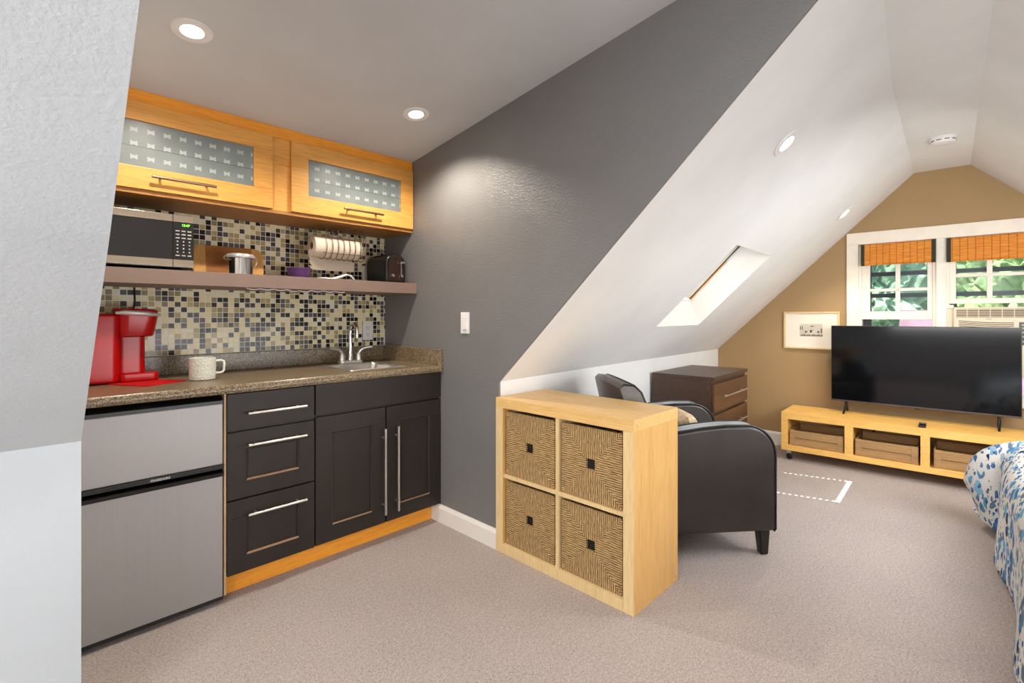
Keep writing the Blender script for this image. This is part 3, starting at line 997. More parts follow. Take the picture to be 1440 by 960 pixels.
part('board_end', bmx, M['bamboo_l'], cb, label='pale rounded end of the board')

# ---- steel canister
cn = thing('canister', 'shiny steel canister with clamp lid in front of the bamboo cutting board', 'canister', (0.80, 2.70, 1.405))
bmx = BM(); lathe(bmx, [(0, 0), (0.054, 0), (0.0565, 0.003), (0.0565, 0.088), (0.055, 0.091), (0, 0.091)], (0.80, 2.70, 1.405), 36)
part('body', bmx, M['chrome'], cn)
bmx = BM(); lathe(bmx, [(0.062, 0.090), (0.064, 0.096), (0.064, 0.101), (0.058, 0.110), (0.035, 0.114), (0, 0.115)], (0.80, 2.70, 1.405), 36)
part('lid', bmx, M['silver'], cn)
bmx = BM()
tube(bmx, [(0.80 - 0.064, 2.69, 1.505), (0.80 - 0.076, 2.687, 1.500), (0.80 - 0.080, 2.685, 1.488), (0.80 - 0.066, 2.69, 1.484)], 0.003, 8)
part('clamp_wire', bmx, M['chrome'], cn); bmx = BM()
tube(bmx, [(0.80 + 0.064, 2.69, 1.507), (0.80 + 0.075, 2.687, 1.496), (0.80 + 0.072, 2.687, 1.470), (0.80 + 0.060, 2.69, 1.455)], 0.003, 8)
part('clamp_wire', bmx, M['chrome'], cn)

# ---- purple bowl
bo = BM(); lathe(bo, [(0, 0.004), (0.044, 0.0), (0.047, 0.002), (0.060, 0.042), (0.065, 0.048), (0.065, 0.051), (0.060, 0.050), (0.054, 0.042), (0.042, 0.008), (0, 0.008)], (1.112, 2.75, 1.405), 60, Matrix.Translation((0, 0, 1.405)) @ Matrix.Diagonal((1, 1, 1.26, 1)) @ Matrix.Translation((0, 0, -1.405)), ribs=30, ribamp=0.0011)
single('bowl', bo, M['purple'], 'small purple ribbed ceramic bowl on the shelf', 'bowl', (1.112, 2.75, 1.405))

# ---- white utensil
ut = thing('ladle', 'white long handled utensil lying on the shelf near the toaster', 'ladle', (1.30, 2.74, 1.405))
bmx = BM(); s = bmesh.new(); bmesh.ops.create_uvsphere(s, u_segments=20, v_segments=12, radius=1)
merge(bmx, s, Matrix.Translation((1.265, 2.74, 1.4165)) @ Matrix.Diagonal((0.058, 0.035, 0.0115, 1)))
part('head', bmx, M['wplastic'], ut)
bmx = BM(); tube(bmx, [(1.30, 2.74, 1.418), (1.35, 2.742, 1.434), (1.395, 2.745, 1.451), (1.42, 2.747, 1.447), (1.445, 2.75, 1.425), (1.452, 2.75, 1.412)], [0.009, 0.008, 0.006, 0.005, 0.005, 0.005], 12)
part('handle', bmx, M['wplastic'], ut)

# ---- toaster
to = thing('toaster', 'black two slot toaster with brown metal end panel at the right end of the shelf', 'toaster', (1.655, 2.73, 1.405))
tx0, tx1, ty0, ty1, tz0, tz1 = 1.588, 1.728, 2.622, 2.86, 1.412, 1.583
prof = [(tx0 + 0.004, tz0), (tx1 - 0.004, tz0)] + [(tx1, tz0 + 0.02)] + arc(tx1 - 0.05, tz1 - 0.05, 0.05, 0, 90, 8) + arc(tx0 + 0.05, tz1 - 0.05, 0.05, 90, 180, 8) + [(tx0, tz0 + 0.02)]
bmx = BM(); prism(bmx, prof, 'y', ty0, ty1, 0.012, 3)
part('body', bmx, M['black'], to)
bmx = BM(); prism(bmx, [(tx0 + 0.018, tz0 + 0.01), (tx1 - 0.018, tz0 + 0.01), (tx1 - 0.018, tz1 - 0.045), (tx1 - 0.04, tz1 - 0.018), (tx0 + 0.04, tz1 - 0.018), (tx0 + 0.018, tz1 - 0.045)], 'y', ty0 - 0.004, ty0 + 0.004, 0.001)
ep = part('end_panel', bmx, plain('toaster_metal', (84, 66, 56), 0.25, 0.85, vscale=2), to, label='brown metal end panel of the toaster')
bmx = BM(); box(bmx, 1.690, 1.696, ty0 - 0.006, ty0 - 0.003, tz0 + 0.05, tz0 + 0.13); box(bmx, 1.678, 1.708, ty0 - 0.024, ty0 - 0.004, tz0 + 0.115, tz0 + 0.13, 0.004)
part('lever', bmx, M['chrome'], to)
for kx in (1.630, 1.692):
    bmx = BM(); lathe(bmx, [(0, 0.012), (0.009, 0.012), (0.011, 0.0)], (0, 0, 0), 16, Matrix.Translation((kx, ty0 - 0.004, tz0 + 0.04)) @ Matrix.Rotation(PI / 2, 4, 'X'))
    part('knob', bmx, M['chrome'], to)
for sx_ in (1.625, 1.69):
    bmx = BM(); box(bmx, sx_ - 0.013, sx_ + 0.013, ty0 + 0.045, ty1 - 0.045, tz1 - 0.006, tz1 + 0.0008)
    part('slot', bmx, M['matteblack'], to)
for fx in (tx0 + 0.02, tx1 - 0.02):
    for fy in (ty0 + 0.03, ty1 - 0.03):
        bmx = BM(); lathe(bmx, [(0, 0), (0.008, 0), (0.008, 0.009), (0, 0.009)], (fx, fy, 1.405), 10)
        part('foot', bmx, M['black'], to)

# ---- paper towel holder and roll
ph = thing('paper_towel_holder', 'dark wire basket holder fixed under the wall cabinet around the paper towel', 'paper towel holder', (1.32, 2.72, 1.724))
bmx = BM()
xs = [1.225 + i * 0.0345 for i in range(8)]
def hoop(x):
    pts = [(x, 2.815, 1.722), (x, 2.80, 1.71), (x, 2.66, 1.712), (x, 2.645, 1.69)]
    pts += [(x, 2.705 - 0.068 * math.cos(a), 1.597 - 0.068 * math.sin(a)) for a in [math.radians(d_) for d_ in range(-40, 150, 15)]]
    return pts
for x in xs:
    tube(bmx, hoop(x), 0.0022, 6)
for y, z in ((2.660, 1.711), (2.80, 1.711), (2.648, 1.560), (2.76, 1.56)):
    tube(bmx, [(xs[0] - 0.02, y, z), (xs[-1] + 0.02, y, z)], 0.0024, 6)
part('wire_basket', bmx, M['bronze'], ph)
bmx = BM(); tube(bmx, [(1.468, 2.66, 1.712), (1.478, 2.66, 1.70), (1.48, 2.70, 1.66), (1.478, 2.705, 1.60)], 0.003, 8)
part('side_arm', bmx, M['bronze'], ph)
pr = thing('paper_towel_roll', 'white paper towel roll with a loose sheet hanging under the wall cabinet', 'paper towel', (1.31, 2.705, 1.597))
bmx = BM(); lathe(bmx, [(0.021, 0), (0.058, 0), (0.060, 0.003), (0.060, 0.275), (0.058, 0.278), (0.021, 0.278), (0.021, 0)], (0, 0, 0), 40, Matrix.Translation((1.165, 2.705, 1.597)) @ Matrix.Rotation(PI / 2, 4, 'Y'))
part('roll', bmx, M['paper'], pr)
bmx = BM(); lathe(bmx, [(0.0205, 0.001), (0.0205, 0.277), (0.018, 0.277), (0.018, 0.001), (0.0205, 0.001)], (0, 0, 0), 24, Matrix.Translation((1.165, 2.705, 1.597)) @ Matrix.Rotation(PI / 2, 4, 'Y'))
part('core', bmx, M['card'], pr, label='brown cardboard core')
bmx = BM()
sheet = [(2.7655, 1.597), (2.764, 1.56), (2.757, 1.52), (2.750, 1.49), (2.747, 1.468)]
for (ya, za), (yb, zb) in zip(sheet, sheet[1:]):
    quad(bmx, (1.168, ya, za), (1.44, ya, za), (1.438, yb, zb), (1.17 + (1.597 - zb) * 0.15, yb, zb))
bmesh.ops.remove_doubles(bmx, verts=bmx.verts, dist=0.004)
part('loose_sheet', bmx, M['paper'], pr)

# ---- outlets, switch
def plate(bm, x0, x1, z0, z1, y):
    box(bm, x0, x1, y - 0.005, y, z0, z1, 0.002)
ol = thing('wall_outlet', 'cream wall outlet on the mosaic tiles right of the faucet', 'outlet', (1.619, YB - 0.008, 1.106))
plt = BM(); plate(plt, 1.584, 1.654, 1.046, 1.166, YB - 0.009); part('cover_plate', plt, M['wplastic'], ol)
for zc in (1.085, 1.128):
    sock = BM(); prism(sock, rrect(1.604, 1.634, zc - 0.017, zc + 0.015, 0.009), 'y', YB - 0.0155, YB - 0.0135)
    bmx = BM()
    box(bmx, 1.609, 1.612, YB - 0.0159, YB - 0.0150, zc - 0.006, zc + 0.006); box(bmx, 1.626, 1.629, YB - 0.0159, YB - 0.0150, zc - 0.005, zc + 0.005); box(bmx, 1.6165, 1.6215, YB - 0.0159, YB - 0.0150, zc - 0.015, zc - 0.010)
    part('socket', paint(sock, bmx), [M['wplastic'], M['black']], ol, sm=False)
ol2 = BM(); plate(ol2, 1.582, 1.652, 1.412, 1.53, YB - 0.008)
single('wall_outlet', ol2, M['wplastic'], 'white outlet plate on the tiles half hidden behind the toaster', 'outlet', (1.617, YB - 0.008, 1.412))
lsw = thing('light_switch', 'white rocker light switch on the grey wall', 'light switch', (W, 2.064, 1.165))
bmx = BM(); box(bmx, W - 0.006, W, 2.028, 2.100, 1.106, 1.224, 0.002); part('cover_plate', bmx, M['wplastic'], lsw)
bmx = BM(); box(bmx, W - 0.010, W - 0.004, 2.047, 2.081, 1.132, 1.198, 0.002); part('rocker', bmx, M['wplastic'], lsw)
bmx = BM(); box(bmx, W - 0.0105, W - 0.006, 2.050, 2.078, 1.122, 1.129); part('slider', bmx, M['silver'], lsw)

# ---- light rope under the shelf
lr = BM(); pts = []
for i in range(60):
    x = 0.78 + i * 0.0085
    pts.append((x, 2.545, 1.3385 - 0.006 * abs(math.sin(i * 0.42)) - 0.003 * (1 if 24 < i < 36 else 0)))
tube(lr, pts, 0.0028, 6)
single('cable', lr, M['wplastic'], 'loose white cable looping along the underside of the taupe shelf', 'cable', (1.0, 2.545, 1.337))

# ---- coffee maker, mat, mug
mt = BM(); ma = math.radians(29)
mm = Matrix.Translation((0.377, 2.465, 0.9142)) @ Matrix.Rotation(ma, 4, 'Z')
prism(mt, rrect(0, 0.185, 0, 0.21, 0.006, 3), 'z', 0.0, 0.003, mat=mm)
single('cloth', mt, M['redmat'], 'flat red cloth on the counter under the coffee maker', 'cloth', (0.42, 2.58, 0.9142))
km = thing('coffee_maker', 'glossy red single cup coffee maker on the left end of the counter', 'coffee maker', (0.30, 2.70, 0.9175))
kz = 0.9177
bmx = BM()
pl = rrect(0.140, 0.318, 2.648, 2.80, 0.032, 6)
prism(bmx, pl, 'z', kz, kz + 0.295, 0.012, 3)
part('body', bmx, M['red'], km)
bmx = BM(); prism(bmx, rrect(0.305, 0.415, 2.700, 2.80, 0.03, 6), 'z', kz + 0.02, kz + 0.215, 0.0)
part('column', bmx, M['red'], km)
bmx = BM()
s = bmesh.new(); rr = []
for z, dx, dy in ((0.195, -0.014, -0.010), (0.200, -0.006, -0.004), (0.225, 0, 0), (0.285, 0.010, 0.004), (0.310, 0.010, 0.004), (0.318, 0.0, -0.004)):
    rr.append([s.verts.new((x, y, kz + z)) for x, y in rrect(0.300, 0.448 + dx, 2.655 - dy, 2.795 + dy, 0.05, 8)])
for A, B in zip(rr, rr[1:]):
    for i in range(len(A)):
        s.faces.new((A[i], A[(i + 1) % len(A)], B[(i + 1) % len(A)], B[i]))
s.faces.new(rr[0][::-1]); s.faces.new(rr[-1]); bmesh.ops.recalc_face_normals(s, faces=s.faces)
merge(bmx, s)
part('brew_head', bmx, M['red'], km)
bmx = BM()
tube(bmx, [(0.302, 2.650, kz + 0.300), (0.33, 2.644, kz + 0.302), (0.38, 2.642, kz + 0.299), (0.43, 2.650, kz + 0.294), (0.462, 2.690, kz + 0.292), (0.466, 2.725, kz + 0.292), (0.462, 2.760, kz + 0.292), (0.43, 2.80, kz + 0.294)], [0.006, 0.011, 0.011, 0.009, 0.007, 0.007, 0.007, 0.007], 12)
part('handle', bmx, M['silver'], km)
bmx = BM(); prism(bmx, rrect(0.312, 0.458, 2.660, 2.790, 0.025, 6), 'z', kz, kz + 0.036, 0.005, 2)
part('drip_tray', bmx, M['red'], km)

mg = thing('mug', 'white textured mug with square handle on the counter', 'mug', (0.600, 2.555, 0.914))
bmx = BM(); lathe(bmx, [(0, 0.004), (0.046, 0.0), (0.0515, 0.004), (0.053, 0.06), (0.053, 0.099), (0.0515, 0.1005), (0.049, 0.098), (0.048, 0.012), (0, 0.008)], (0.600, 2.555, 0.9142), 48)
t = NT('textured_glaze', 0.35); v = t.coord(); t.color((226, 226, 212)); t.bump(t.math('SINE', t.math('MULTIPLY', t.noise(t.coord((1, 1, 3)), 28, 1), 40)), 0.6, 0.002)
part('cup', bmx, t.m, mg)
hd = Vector((0.84, -0.10, 0)).normalized()
hp = [(0.049, 0.084), (0.075, 0.085), (0.084, 0.080), (0.086, 0.07), (0.085, 0.04), (0.080, 0.031), (0.07, 0.028), (0.05, 0.028)]
bmx = BM(); tube(bmx, [(0.600 + hd.x * a, 2.555 + hd.y * a, 0.914 + b) for a, b in hp], 0.0055, 10)
part('handle', bmx, M['ceramic'], mg)

# ================================================================== CEILING LIGHTS
def downlight(loc, tilt, label):
    d = thing('recessed_light', label, 'ceiling light', (0, 0, 0), 'K', 'recessed ceiling lights')
    bmx = BM(); lathe(bmx, [(0.034, 0.001), (0.038, -0.005), (0.046, -0.006), (0.049, -0.004), (0.056, -0.0065), (0.064, -0.005), (0.067, 0.0), (0.034, 0.002)], (0, 0, 0), 36)
    part('trim_ring', bmx, M['wplastic'], d)
    bmx = BM(); lathe(bmx, [(0, -0.0025), (0.024, -0.002), (0.034, 0.0), (0.034, 0.001), (0, 0.001)], (0, 0, 0), 28)
    part('lamp', bmx, M['lamp'], d)
    return d
dl = downlight((0, 0, 0), 0, 'recessed ceiling light over the left of the kitchen, nearest the white wall')
def place(o, loc, nrm, label):
    o.location = loc; o['label'] = label
    o.rotation_mode = 'QUATERNION'
    o.rotation_quaternion = Vector((0, 0, -1)).rotation_difference(Vector(nrm))
nD = Vector((0, -0.133, -1)).normalized()
place(dl, Vector((0.45, 2.054, 2.2365)), nD, 'recessed ceiling light over the left of the kitchen, nearest the white wall')
d2 = copy_tree(dl); place(d2, Vector((1.431, 2.077, 2.2335)), nD, 'recessed ceiling light in the kitchen ceiling nearest the grey wall')
slope_n = (MR.to_3x3() @ Vector((0, -(CR[2] - ZK), -(YK - CR[0])))).normalized()
d3 = copy_tree(dl); place(d3, S1 + S1N * 0.002, S1N, 'larger recessed light on the white slope above the skylight')
d4 = copy_tree(dl); place(d4, S2 + S2N * 0.002, S2N, 'small far recessed light on the white slope near the tan wall')

sm = thing('smoke_detector', 'round white smoke detector on the ridge ceiling', 'smoke detector', (4.157, 0.031, CR[2]), 'R')
bmx = BM(); lathe(bmx, [(0, -0.040), (0.045, -0.040), (0.058, -0.036), (0.062, -0.026), (0.066, -0.012), (0.070, -0.010), (0.070, 0.0)], (4.157, 0.031, CR[2]), 40)
part('body', bmx, M['wplastic'], sm)
bmx = BM()
for k in range(10):
    a = k * PI / 5
    box(bmx, -0.012, 0.012, -0.0645, -0.060, -0.024, -0.019, mat=Matrix.Translation((4.157, 0.031, CR[2])) @ Matrix.Rotation(a, 4, 'Z'))
part('vent_slots', bmx, M['acdark'], sm, sm=False)

# ================================================================== CUBE SHELF + BASKETS
CX0, CX1, CY0, CY1, CZ = 1.731, 2.118, 1.006, 1.803, 0.787
cs = thing('cube_shelf', 'pale maple two by two cube shelf standing against the end of the grey wall', 'shelf unit', ((CX0 + CX1) / 2, (CY0 + CY1) / 2, 0))
bmx = BM(); box(bmx, CX0, CX1, CY0, CY1, CZ - 0.05, CZ, 0.0012); part('top', bmx, wood('shelf_top', (228, 188, 122), (214, 168, 98), 'y', 0.4), cs)
bmx = BM(); box(bmx, CX0, CX1, CY0 + 0.05, CY1 - 0.05, 0.0, 0.05, 0.0012); part('bottom', bmx, M['mapley'], cs)
for a, b in ((CY0, CY0 + 0.05), (CY1 - 0.05, CY1)):
    bmx = BM(); box(bmx, CX0, CX1, a, b, 0.0, CZ - 0.05, 0.0012)
    side_bm = bmx
    if a == CY0:
        bmx = BM()
        for zx in (0.025, CZ - 0.025):
            for xx in (CX0 + 0.025, CX1 - 0.025):
                lathe(bmx, [(0, 0.0008), (0.004, 0.0008), (0.004, 0)], (0, 0, 0), 10, Matrix.Translation((xx, CY0, zx)) @ Matrix.Rotation(PI / 2, 4, 'X'))
        paint(side_bm, bmx)
    side_bm.normal_update()
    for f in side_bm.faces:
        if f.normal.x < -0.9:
            f.material_index = 2  # front faces take the maple with shade in its colour
    part('side_panel', side_bm, [M['mapleside'], M['edge'], M['mapley']], cs)
cy = (CY0 + CY1) / 2
bmx = BM(); box(bmx, CX0 + 0.006, CX1, cy - 0.009, cy + 0.009, 0.05, CZ - 0.05); part('upright_divider', bmx, M['mapley'], cs)
bmx = BM(); box(bmx, CX0 + 0.006, CX1, CY0 + 0.05, cy - 0.009, 0.384, 0.401); box(bmx, CX0 + 0.006, CX1, cy + 0.009, CY1 - 0.05, 0.384, 0.401); part('shelf_board', bmx, M['mapley'], cs)

def make_basket():
    t_ = thing('basket', 'basket', 'basket', (0, 0, 0), 'K', 'woven baskets in the cube shelf')
    bmx = BM(); h = 0.318; w = 0.1575; a = 0.023; zc = 0.160; d = 0.012
    box(bmx, 0, d, -w, -a, 0, h); box(bmx, 0, d, a, w, 0, h)
    box(bmx, 0, d, -a, a, 0, zc - a); box(bmx, 0, d, -a, a, zc + a, h)
    part('front_panel', bmx, M['seagrass'], t_)
    bmx = BM(); box(bmx, d, 0.35, -w, -w + 0.01, 0, h); box(bmx, d, 0.35, w - 0.01, w, 0, h); box(bmx, 0.34, 0.35, -w, w, 0, h); box(bmx, d, 0.35, -w, w, 0, 0.01)
    part('sides', bmx, M['seagrass'], t_)
    bmx = BM(); box(bmx, d + 0.001, d + 0.03, -0.05, 0.05, zc - 0.05, zc + 0.05)
    part('handle_hole', bmx, M['matteblack'], t_, label='square dark hand hole')
    return t_
b0 = make_basket()
cells = [((CY1 - 0.05 + cy + 0.009) / 2, 0.4015, 'woven basket in the upper left cube of the shelf, next to the grey wall'),
         ((CY0 + 0.05 + cy - 0.009) / 2, 0.4015, 'woven basket in the upper right cube of the shelf, nearest the armchair'),
         ((CY1 - 0.05 + cy + 0.009) / 2, 0.0505, 'woven basket in the lower left cube of the shelf, next to the baseboard'),
         ((CY0 + 0.05 + cy - 0.009) / 2, 0.0505, 'woven basket in the lower right cube of the shelf, above the front floor corner')]
for i, (y, z, lb) in enumerate(cells):
    o = b0 if i == 0 else copy_tree(b0)
    o.location = (CX0 + 0.014, y, z); o['label'] = lb

# ================================================================== ARMCHAIR
ca = math.radians(-40.3)
co = Vector((2.654, 0.745, 0)) - Vector((math.cos(ca), math.sin(ca), 0)) * 0.66
ch = thing('armchair', 'dark brown leather tub armchair with black tapered legs behind the cube shelf', 'armchair', (0, 0, 0))
ch.location = co; ch.rotation_euler = (0, 0, ca)
AP = [(0.03, 0.13), (0.65, 0.13), (0.66, 0.14)] + arc(0.505, 0.505, 0.155, 0, 90, 10) + [(0.40, 0.661), (0.28, 0.652), (0.15, 0.634), (0.02, 0.606), (-0.02, 0.60), (0.0, 0.35)]
def arm(y0, y1):
    bmx = BM(); prism(bmx, AP, 'y', y0, y1, 0.018, 3)
    return bmx
CW = 0.70
for y0, y1 in ((0.0, 0.11), (CW - 0.11, CW)):
    a_ = part('arm', arm(y0, y1), M['leather'], ch)
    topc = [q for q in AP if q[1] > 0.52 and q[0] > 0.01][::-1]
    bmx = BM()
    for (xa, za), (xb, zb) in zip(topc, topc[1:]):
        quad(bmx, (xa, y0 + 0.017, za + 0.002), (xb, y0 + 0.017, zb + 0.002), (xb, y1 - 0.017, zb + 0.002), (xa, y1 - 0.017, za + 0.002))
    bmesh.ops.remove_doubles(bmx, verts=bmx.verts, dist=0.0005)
    part('arm_glare', bmx, M['leather3'], a_, label='pale skylight glare painted along the leather arm top')
    bmx = BM()
    edge = [(x, z) for x, z in AP[1:-1]]
    for yy in (y0 + 0.006, y1 - 0.006):
        tube(bmx, [(x, yy, z) for x, z in edge], 0.0055, 8)
    part('piping', bmx, M['piping'], a_)
bmx = BM(); box(bmx, 0.10, 0.63, 0.11, CW - 0.11, 0.13, 0.31, 0.015); part('seat_base', bmx, M['leather'], ch)
bmx = BM(); box(bmx, 0.12, 0.655, 0.115, CW - 0.115, 0.305, 0.43, 0.035, 4); part('seat_cushion', bmx, M['leather'], ch)
# reclined back, slightly narrower at its top
bmx = BM()
s = bmesh.new()
bp = [(0.02, 0.13), (0.00, 0.40), (-0.05, 0.64), (-0.105, 0.835), (-0.085, 0.855), (-0.03, 0.850), (0.005, 0.815), (0.10, 0.55), (0.16, 0.40), (0.16, 0.13)]
NY = 8
cols = []
for j in range(NY + 1):
    f_ = j / NY
    col_ = []
    for x, z in bp:
        sh_ = min(1.0, max(0.0, (z - 0.45) / 0.4)) * 0.10
        y = 0.02 + f_ * (CW - 0.04) + (0.5 - f_) * 2 * sh_ * 0.9 + 0.0
        bul = 0.02 * math.sin(PI * f_) * (1 if z > 0.5 else 0)
        col_.append(s.verts.new((x - (bul if x < 0.05 else -bul * 0.4), y, z + 0.012 * math.sin(PI * f_) * (1 if z > 0.8 else 0))))
    cols.append(col_)
for A, B in zip(cols, cols[1:]):
    n = len(A)
    for i in range(n):
        s.faces.new((A[i], A[(i + 1) % n], B[(i + 1) % n], B[i]))
s.faces.new(cols[0][::-1]); s.faces.new(cols[-1])
bmesh.ops.recalc_face_normals(s, faces=s.faces)
pip = [v.co.copy() for v in (cols[0][1], cols[0][2], cols[0][3], cols[0][4], cols[0][5], cols[0][6], cols[0][7])]
pip2 = [v.co.copy() for v in [c_[4] for c_ in cols]]
pip3 = [v.co.copy() for v in [c_[5] for c_ in cols]]
merge(bmx, s)
bk_ = part('backrest', bmx, M['leather2'], ch, angle=50)
bmx = BM(); tube(bmx, pip, 0.005, 8); tube(bmx, pip3, 0.005, 8)
part('piping', bmx, M['piping'], bk_)
for lx, ly in ((0.615, 0.05), (0.615, CW - 0.05), (0.06, 0.06), (0.06, CW - 0.06)):
    bmx = BM(); s = bmesh.new()
    A = [s.verts.new((lx + dx * 0.028, ly + dy * 0.028, 0.135)) for dx, dy in ((-1, -1), (1, -1), (1, 1), (-1, 1))]
    B = [s.verts.new((lx + 0.004 + dx * 0.019, ly + dy * 0.019, 0.0)) for dx, dy in ((-1, -1), (1, -1), (1, 1), (-1, 1))]
    for i in range(4):
        s.faces.new((A[i], A[(i + 1) % 4], B[(i + 1) % 4], B[i]))
    s.faces.new(A); s.faces.new(B[::-1]); bmesh.ops.recalc_face_normals(s, faces=s.faces)
    bmesh.ops.bevel(s, geom=list(s.edges), offset=0.004, segments=2, affect='EDGES')
    merge(bmx, s)
    part('leg', bmx, M['legw'], ch)

# throw pillow, leaning on the back of the chair
bmx = BM(); s = bmesh.new()
N = 18; grid = {}
for sgn in (1, -1):
    for i in range(N + 1):
        for j in range(N + 1):
            u, v = i / N * 2 - 1, j / N * 2 - 1
            th = 0.075 * ((1 - u ** 4) * (1 - v ** 4)) ** 0.5
            pinch = 1 - 0.06 * (abs(u * v))
            key = (i, j, sgn if 0 < i < N and 0 < j < N else 0)
            if key not in grid:
                grid[key] = s.verts.new((sgn * th, u * 0.19 * pinch, v * 0.124 * pinch))
for sgn in (1, -1):
    for i in range(N):
        for j in range(N):
            k = [grid[(a, b, sgn if 0 < a < N and 0 < b < N else 0)] for a, b in ((i, j), (i + 1, j), (i + 1, j + 1), (i, j + 1))]
            s.faces.new(k)
bmesh.ops.recalc_face_normals(s, faces=s.faces)
merge(bmx, s)
pw = single('throw_pillow', bmx, M['pillow'], 'beige woven throw pillow on the seat of the brown armchair', 'pillow', (0, 0, 0))
cm = Matrix.Translation(co) @ Matrix.Rotation(ca, 4, 'Z')
pw.matrix_world = cm @ Matrix.Translation((0.31, 0.34, 0.560)) @ Matrix.Rotation(math.radians(-16), 4, 'Y')

# ================================================================== DRESSER
DX0, DX1, DY0, DY1, DZ = 3.525, 4.295, 1.245, 1.712, 0.765
ds = thing('dresser', 'dark brown low chest of drawers with bar pulls in the corner under the slope', 'dresser', ((DX0 + DX1) / 2, (DY0 + DY1) / 2, 0), 'R')
bmx = BM(); box(bmx, DX0, DX1, DY0 + 0.02, DY1, 0.0, DZ - 0.025); part('carcass', bmx, M['malm'], ds)
bmx = BM(); box(bmx, DX0 - 0.003, DX1 + 0.003, DY0, DY1, DZ - 0.025, DZ, 0.0015); part('top', bmx, M['malm'], ds)
for z0, z1 in ((0.512, 0.712), (0.276, 0.488), (0.04, 0.252)):
    bmx = BM(); box(bmx, DX0 + 0.002, DX1 - 0.002, DY0, DY0 + 0.018, z0, z1, 0.001)
    d = part('drawer', bmx, wood('drawer_veneer', (92, 62, 44), (66, 44, 32), 'x', 0.32) if z0 > 0.5 else bpy.data.materials['drawer_veneer'], ds)
    p0, p1 = (3.66, DY0, z1 - 0.098), (4.20, DY0, z1 - 0.098)
    part('handle', bar_handle(p0, p1, (0, -0.03, 0), 0.006, 0.16), M['nickel'], d, pivot=pull_pivot(p0, p1))

# ================================================================== PICTURE
pi_ = thing('picture', 'framed small monochrome print in a wide cream mat on the tan wall', 'picture', (XG, 0.922, 1.07), 'R')
py0, py1, pz0, pz1 = 0.705, 1.137, 0.905, 1.238
bmx = BM(); f = 0.014
box(bmx, XG - 0.022, XG, py0, py1, pz1 - f, pz1, 0.002); box(bmx, XG - 0.022, XG, py0, py1, pz0, pz0 + f, 0.002)
box(bmx, XG - 0.022, XG, py0, py0 + f, pz0 + f, pz1 - f); box(bmx, XG - 0.022, XG, py1 - f, py1, pz0 + f, pz1 - f)
part('frame', bmx, M['frame'], pi_)
bmx = BM(); box(bmx, XG - 0.012, XG - 0.002, py0 + f, py1 - f, pz0 + f, pz1 - f); part('mat_board', bmx, M['matb'], pi_)
bmx = BM(); box(bmx, XG - 0.0125, XG - 0.011, 0.833, 1.010, 1.018, 1.130)
prn_bm = bmx
bmx = BM()
def ink(ya, yb, za, zb):
    box(bmx, XG - 0.0132, XG - 0.0124, ya, yb, za, zb)
for k in range(14):
    ink(1.000 - k * 0.0122, 1.000 - k * 0.0122 - 0.0085, 1.020, 1.031 + 0.003 * ((k * 7) % 3))
for yy in (1.006, 0.992):
    ink(yy, yy - 0.006, 1.076, 1.110)
ink(0.968, 0.952, 1.052, 1.066); ink(0.930, 0.914, 1.052, 1.074); ink(0.872, 0.858, 1.052, 1.066); ink(0.926, 0.900, 1.105, 1.112); ink(0.914, 0.900, 1.072, 1.076)
ink(0.845, 0.838, 1.05, 1.09)
part('print', paint(prn_bm, bmx), [M['inkl'], M['ink']], pi_, sm=False)

# ================================================================== TV BENCH, CRATES, TV
BX0, BX1, BY0, BY1 = 4.545, 4.965, -0.44, 1.051
tvb = thing('tv_bench', 'low birch veneer television bench on castors against the tan wall', 'tv stand', ((BX0 + BX1) / 2, 0.3, 0), 'R')
bmx = BM(); box(bmx, BX0, BX1, BY0, BY1, 0.343, 0.399, 0.0015); part('top', bmx, M['bench'], tvb)
bmx = BM(); box(bmx, BX0, BX1, BY0, BY1, 0.083, 0.127, 0.0015); part('bottom', bmx, M['bench'], tvb)
for a, b in ((1.003, 1.051), (0.554, 0.608), (0.104, 0.155), (-0.44, -0.390)):
    bmx = BM(); box(bmx, BX0 + 0.001, BX1, a, b, 0.127, 0.343); part('upright', bmx, M['bench'], tvb)
for cx, cy_ in ((BX0 + 0.045, BY1 - 0.05), (BX1 - 0.045, BY1 - 0.05), (BX0 + 0.045, BY0 + 0.05), (BX1 - 0.045, BY0 + 0.05)):
    bmx = BM(); lathe(bmx, [(0, -0.009), (0.022, -0.009), (0.025, -0.006), (0.025, 0.006), (0.022, 0.009), (0, 0.009)], (0, 0, 0), 24, Matrix.Translation((cx, cy_, 0.025)) @ Matrix.Rotation(PI / 2, 4, 'Y') @ Matrix.Rotation(0.6, 4, 'X'))
    cst = part('castor', bmx, M['matteblack'], tvb)
    bmx = BM(); box(bmx, cx - 0.014, cx + 0.014, cy_ - 0.016, cy_ + 0.016, 0.052, 0.083, 0.003); part('fork', bmx, M['silver'], cst)

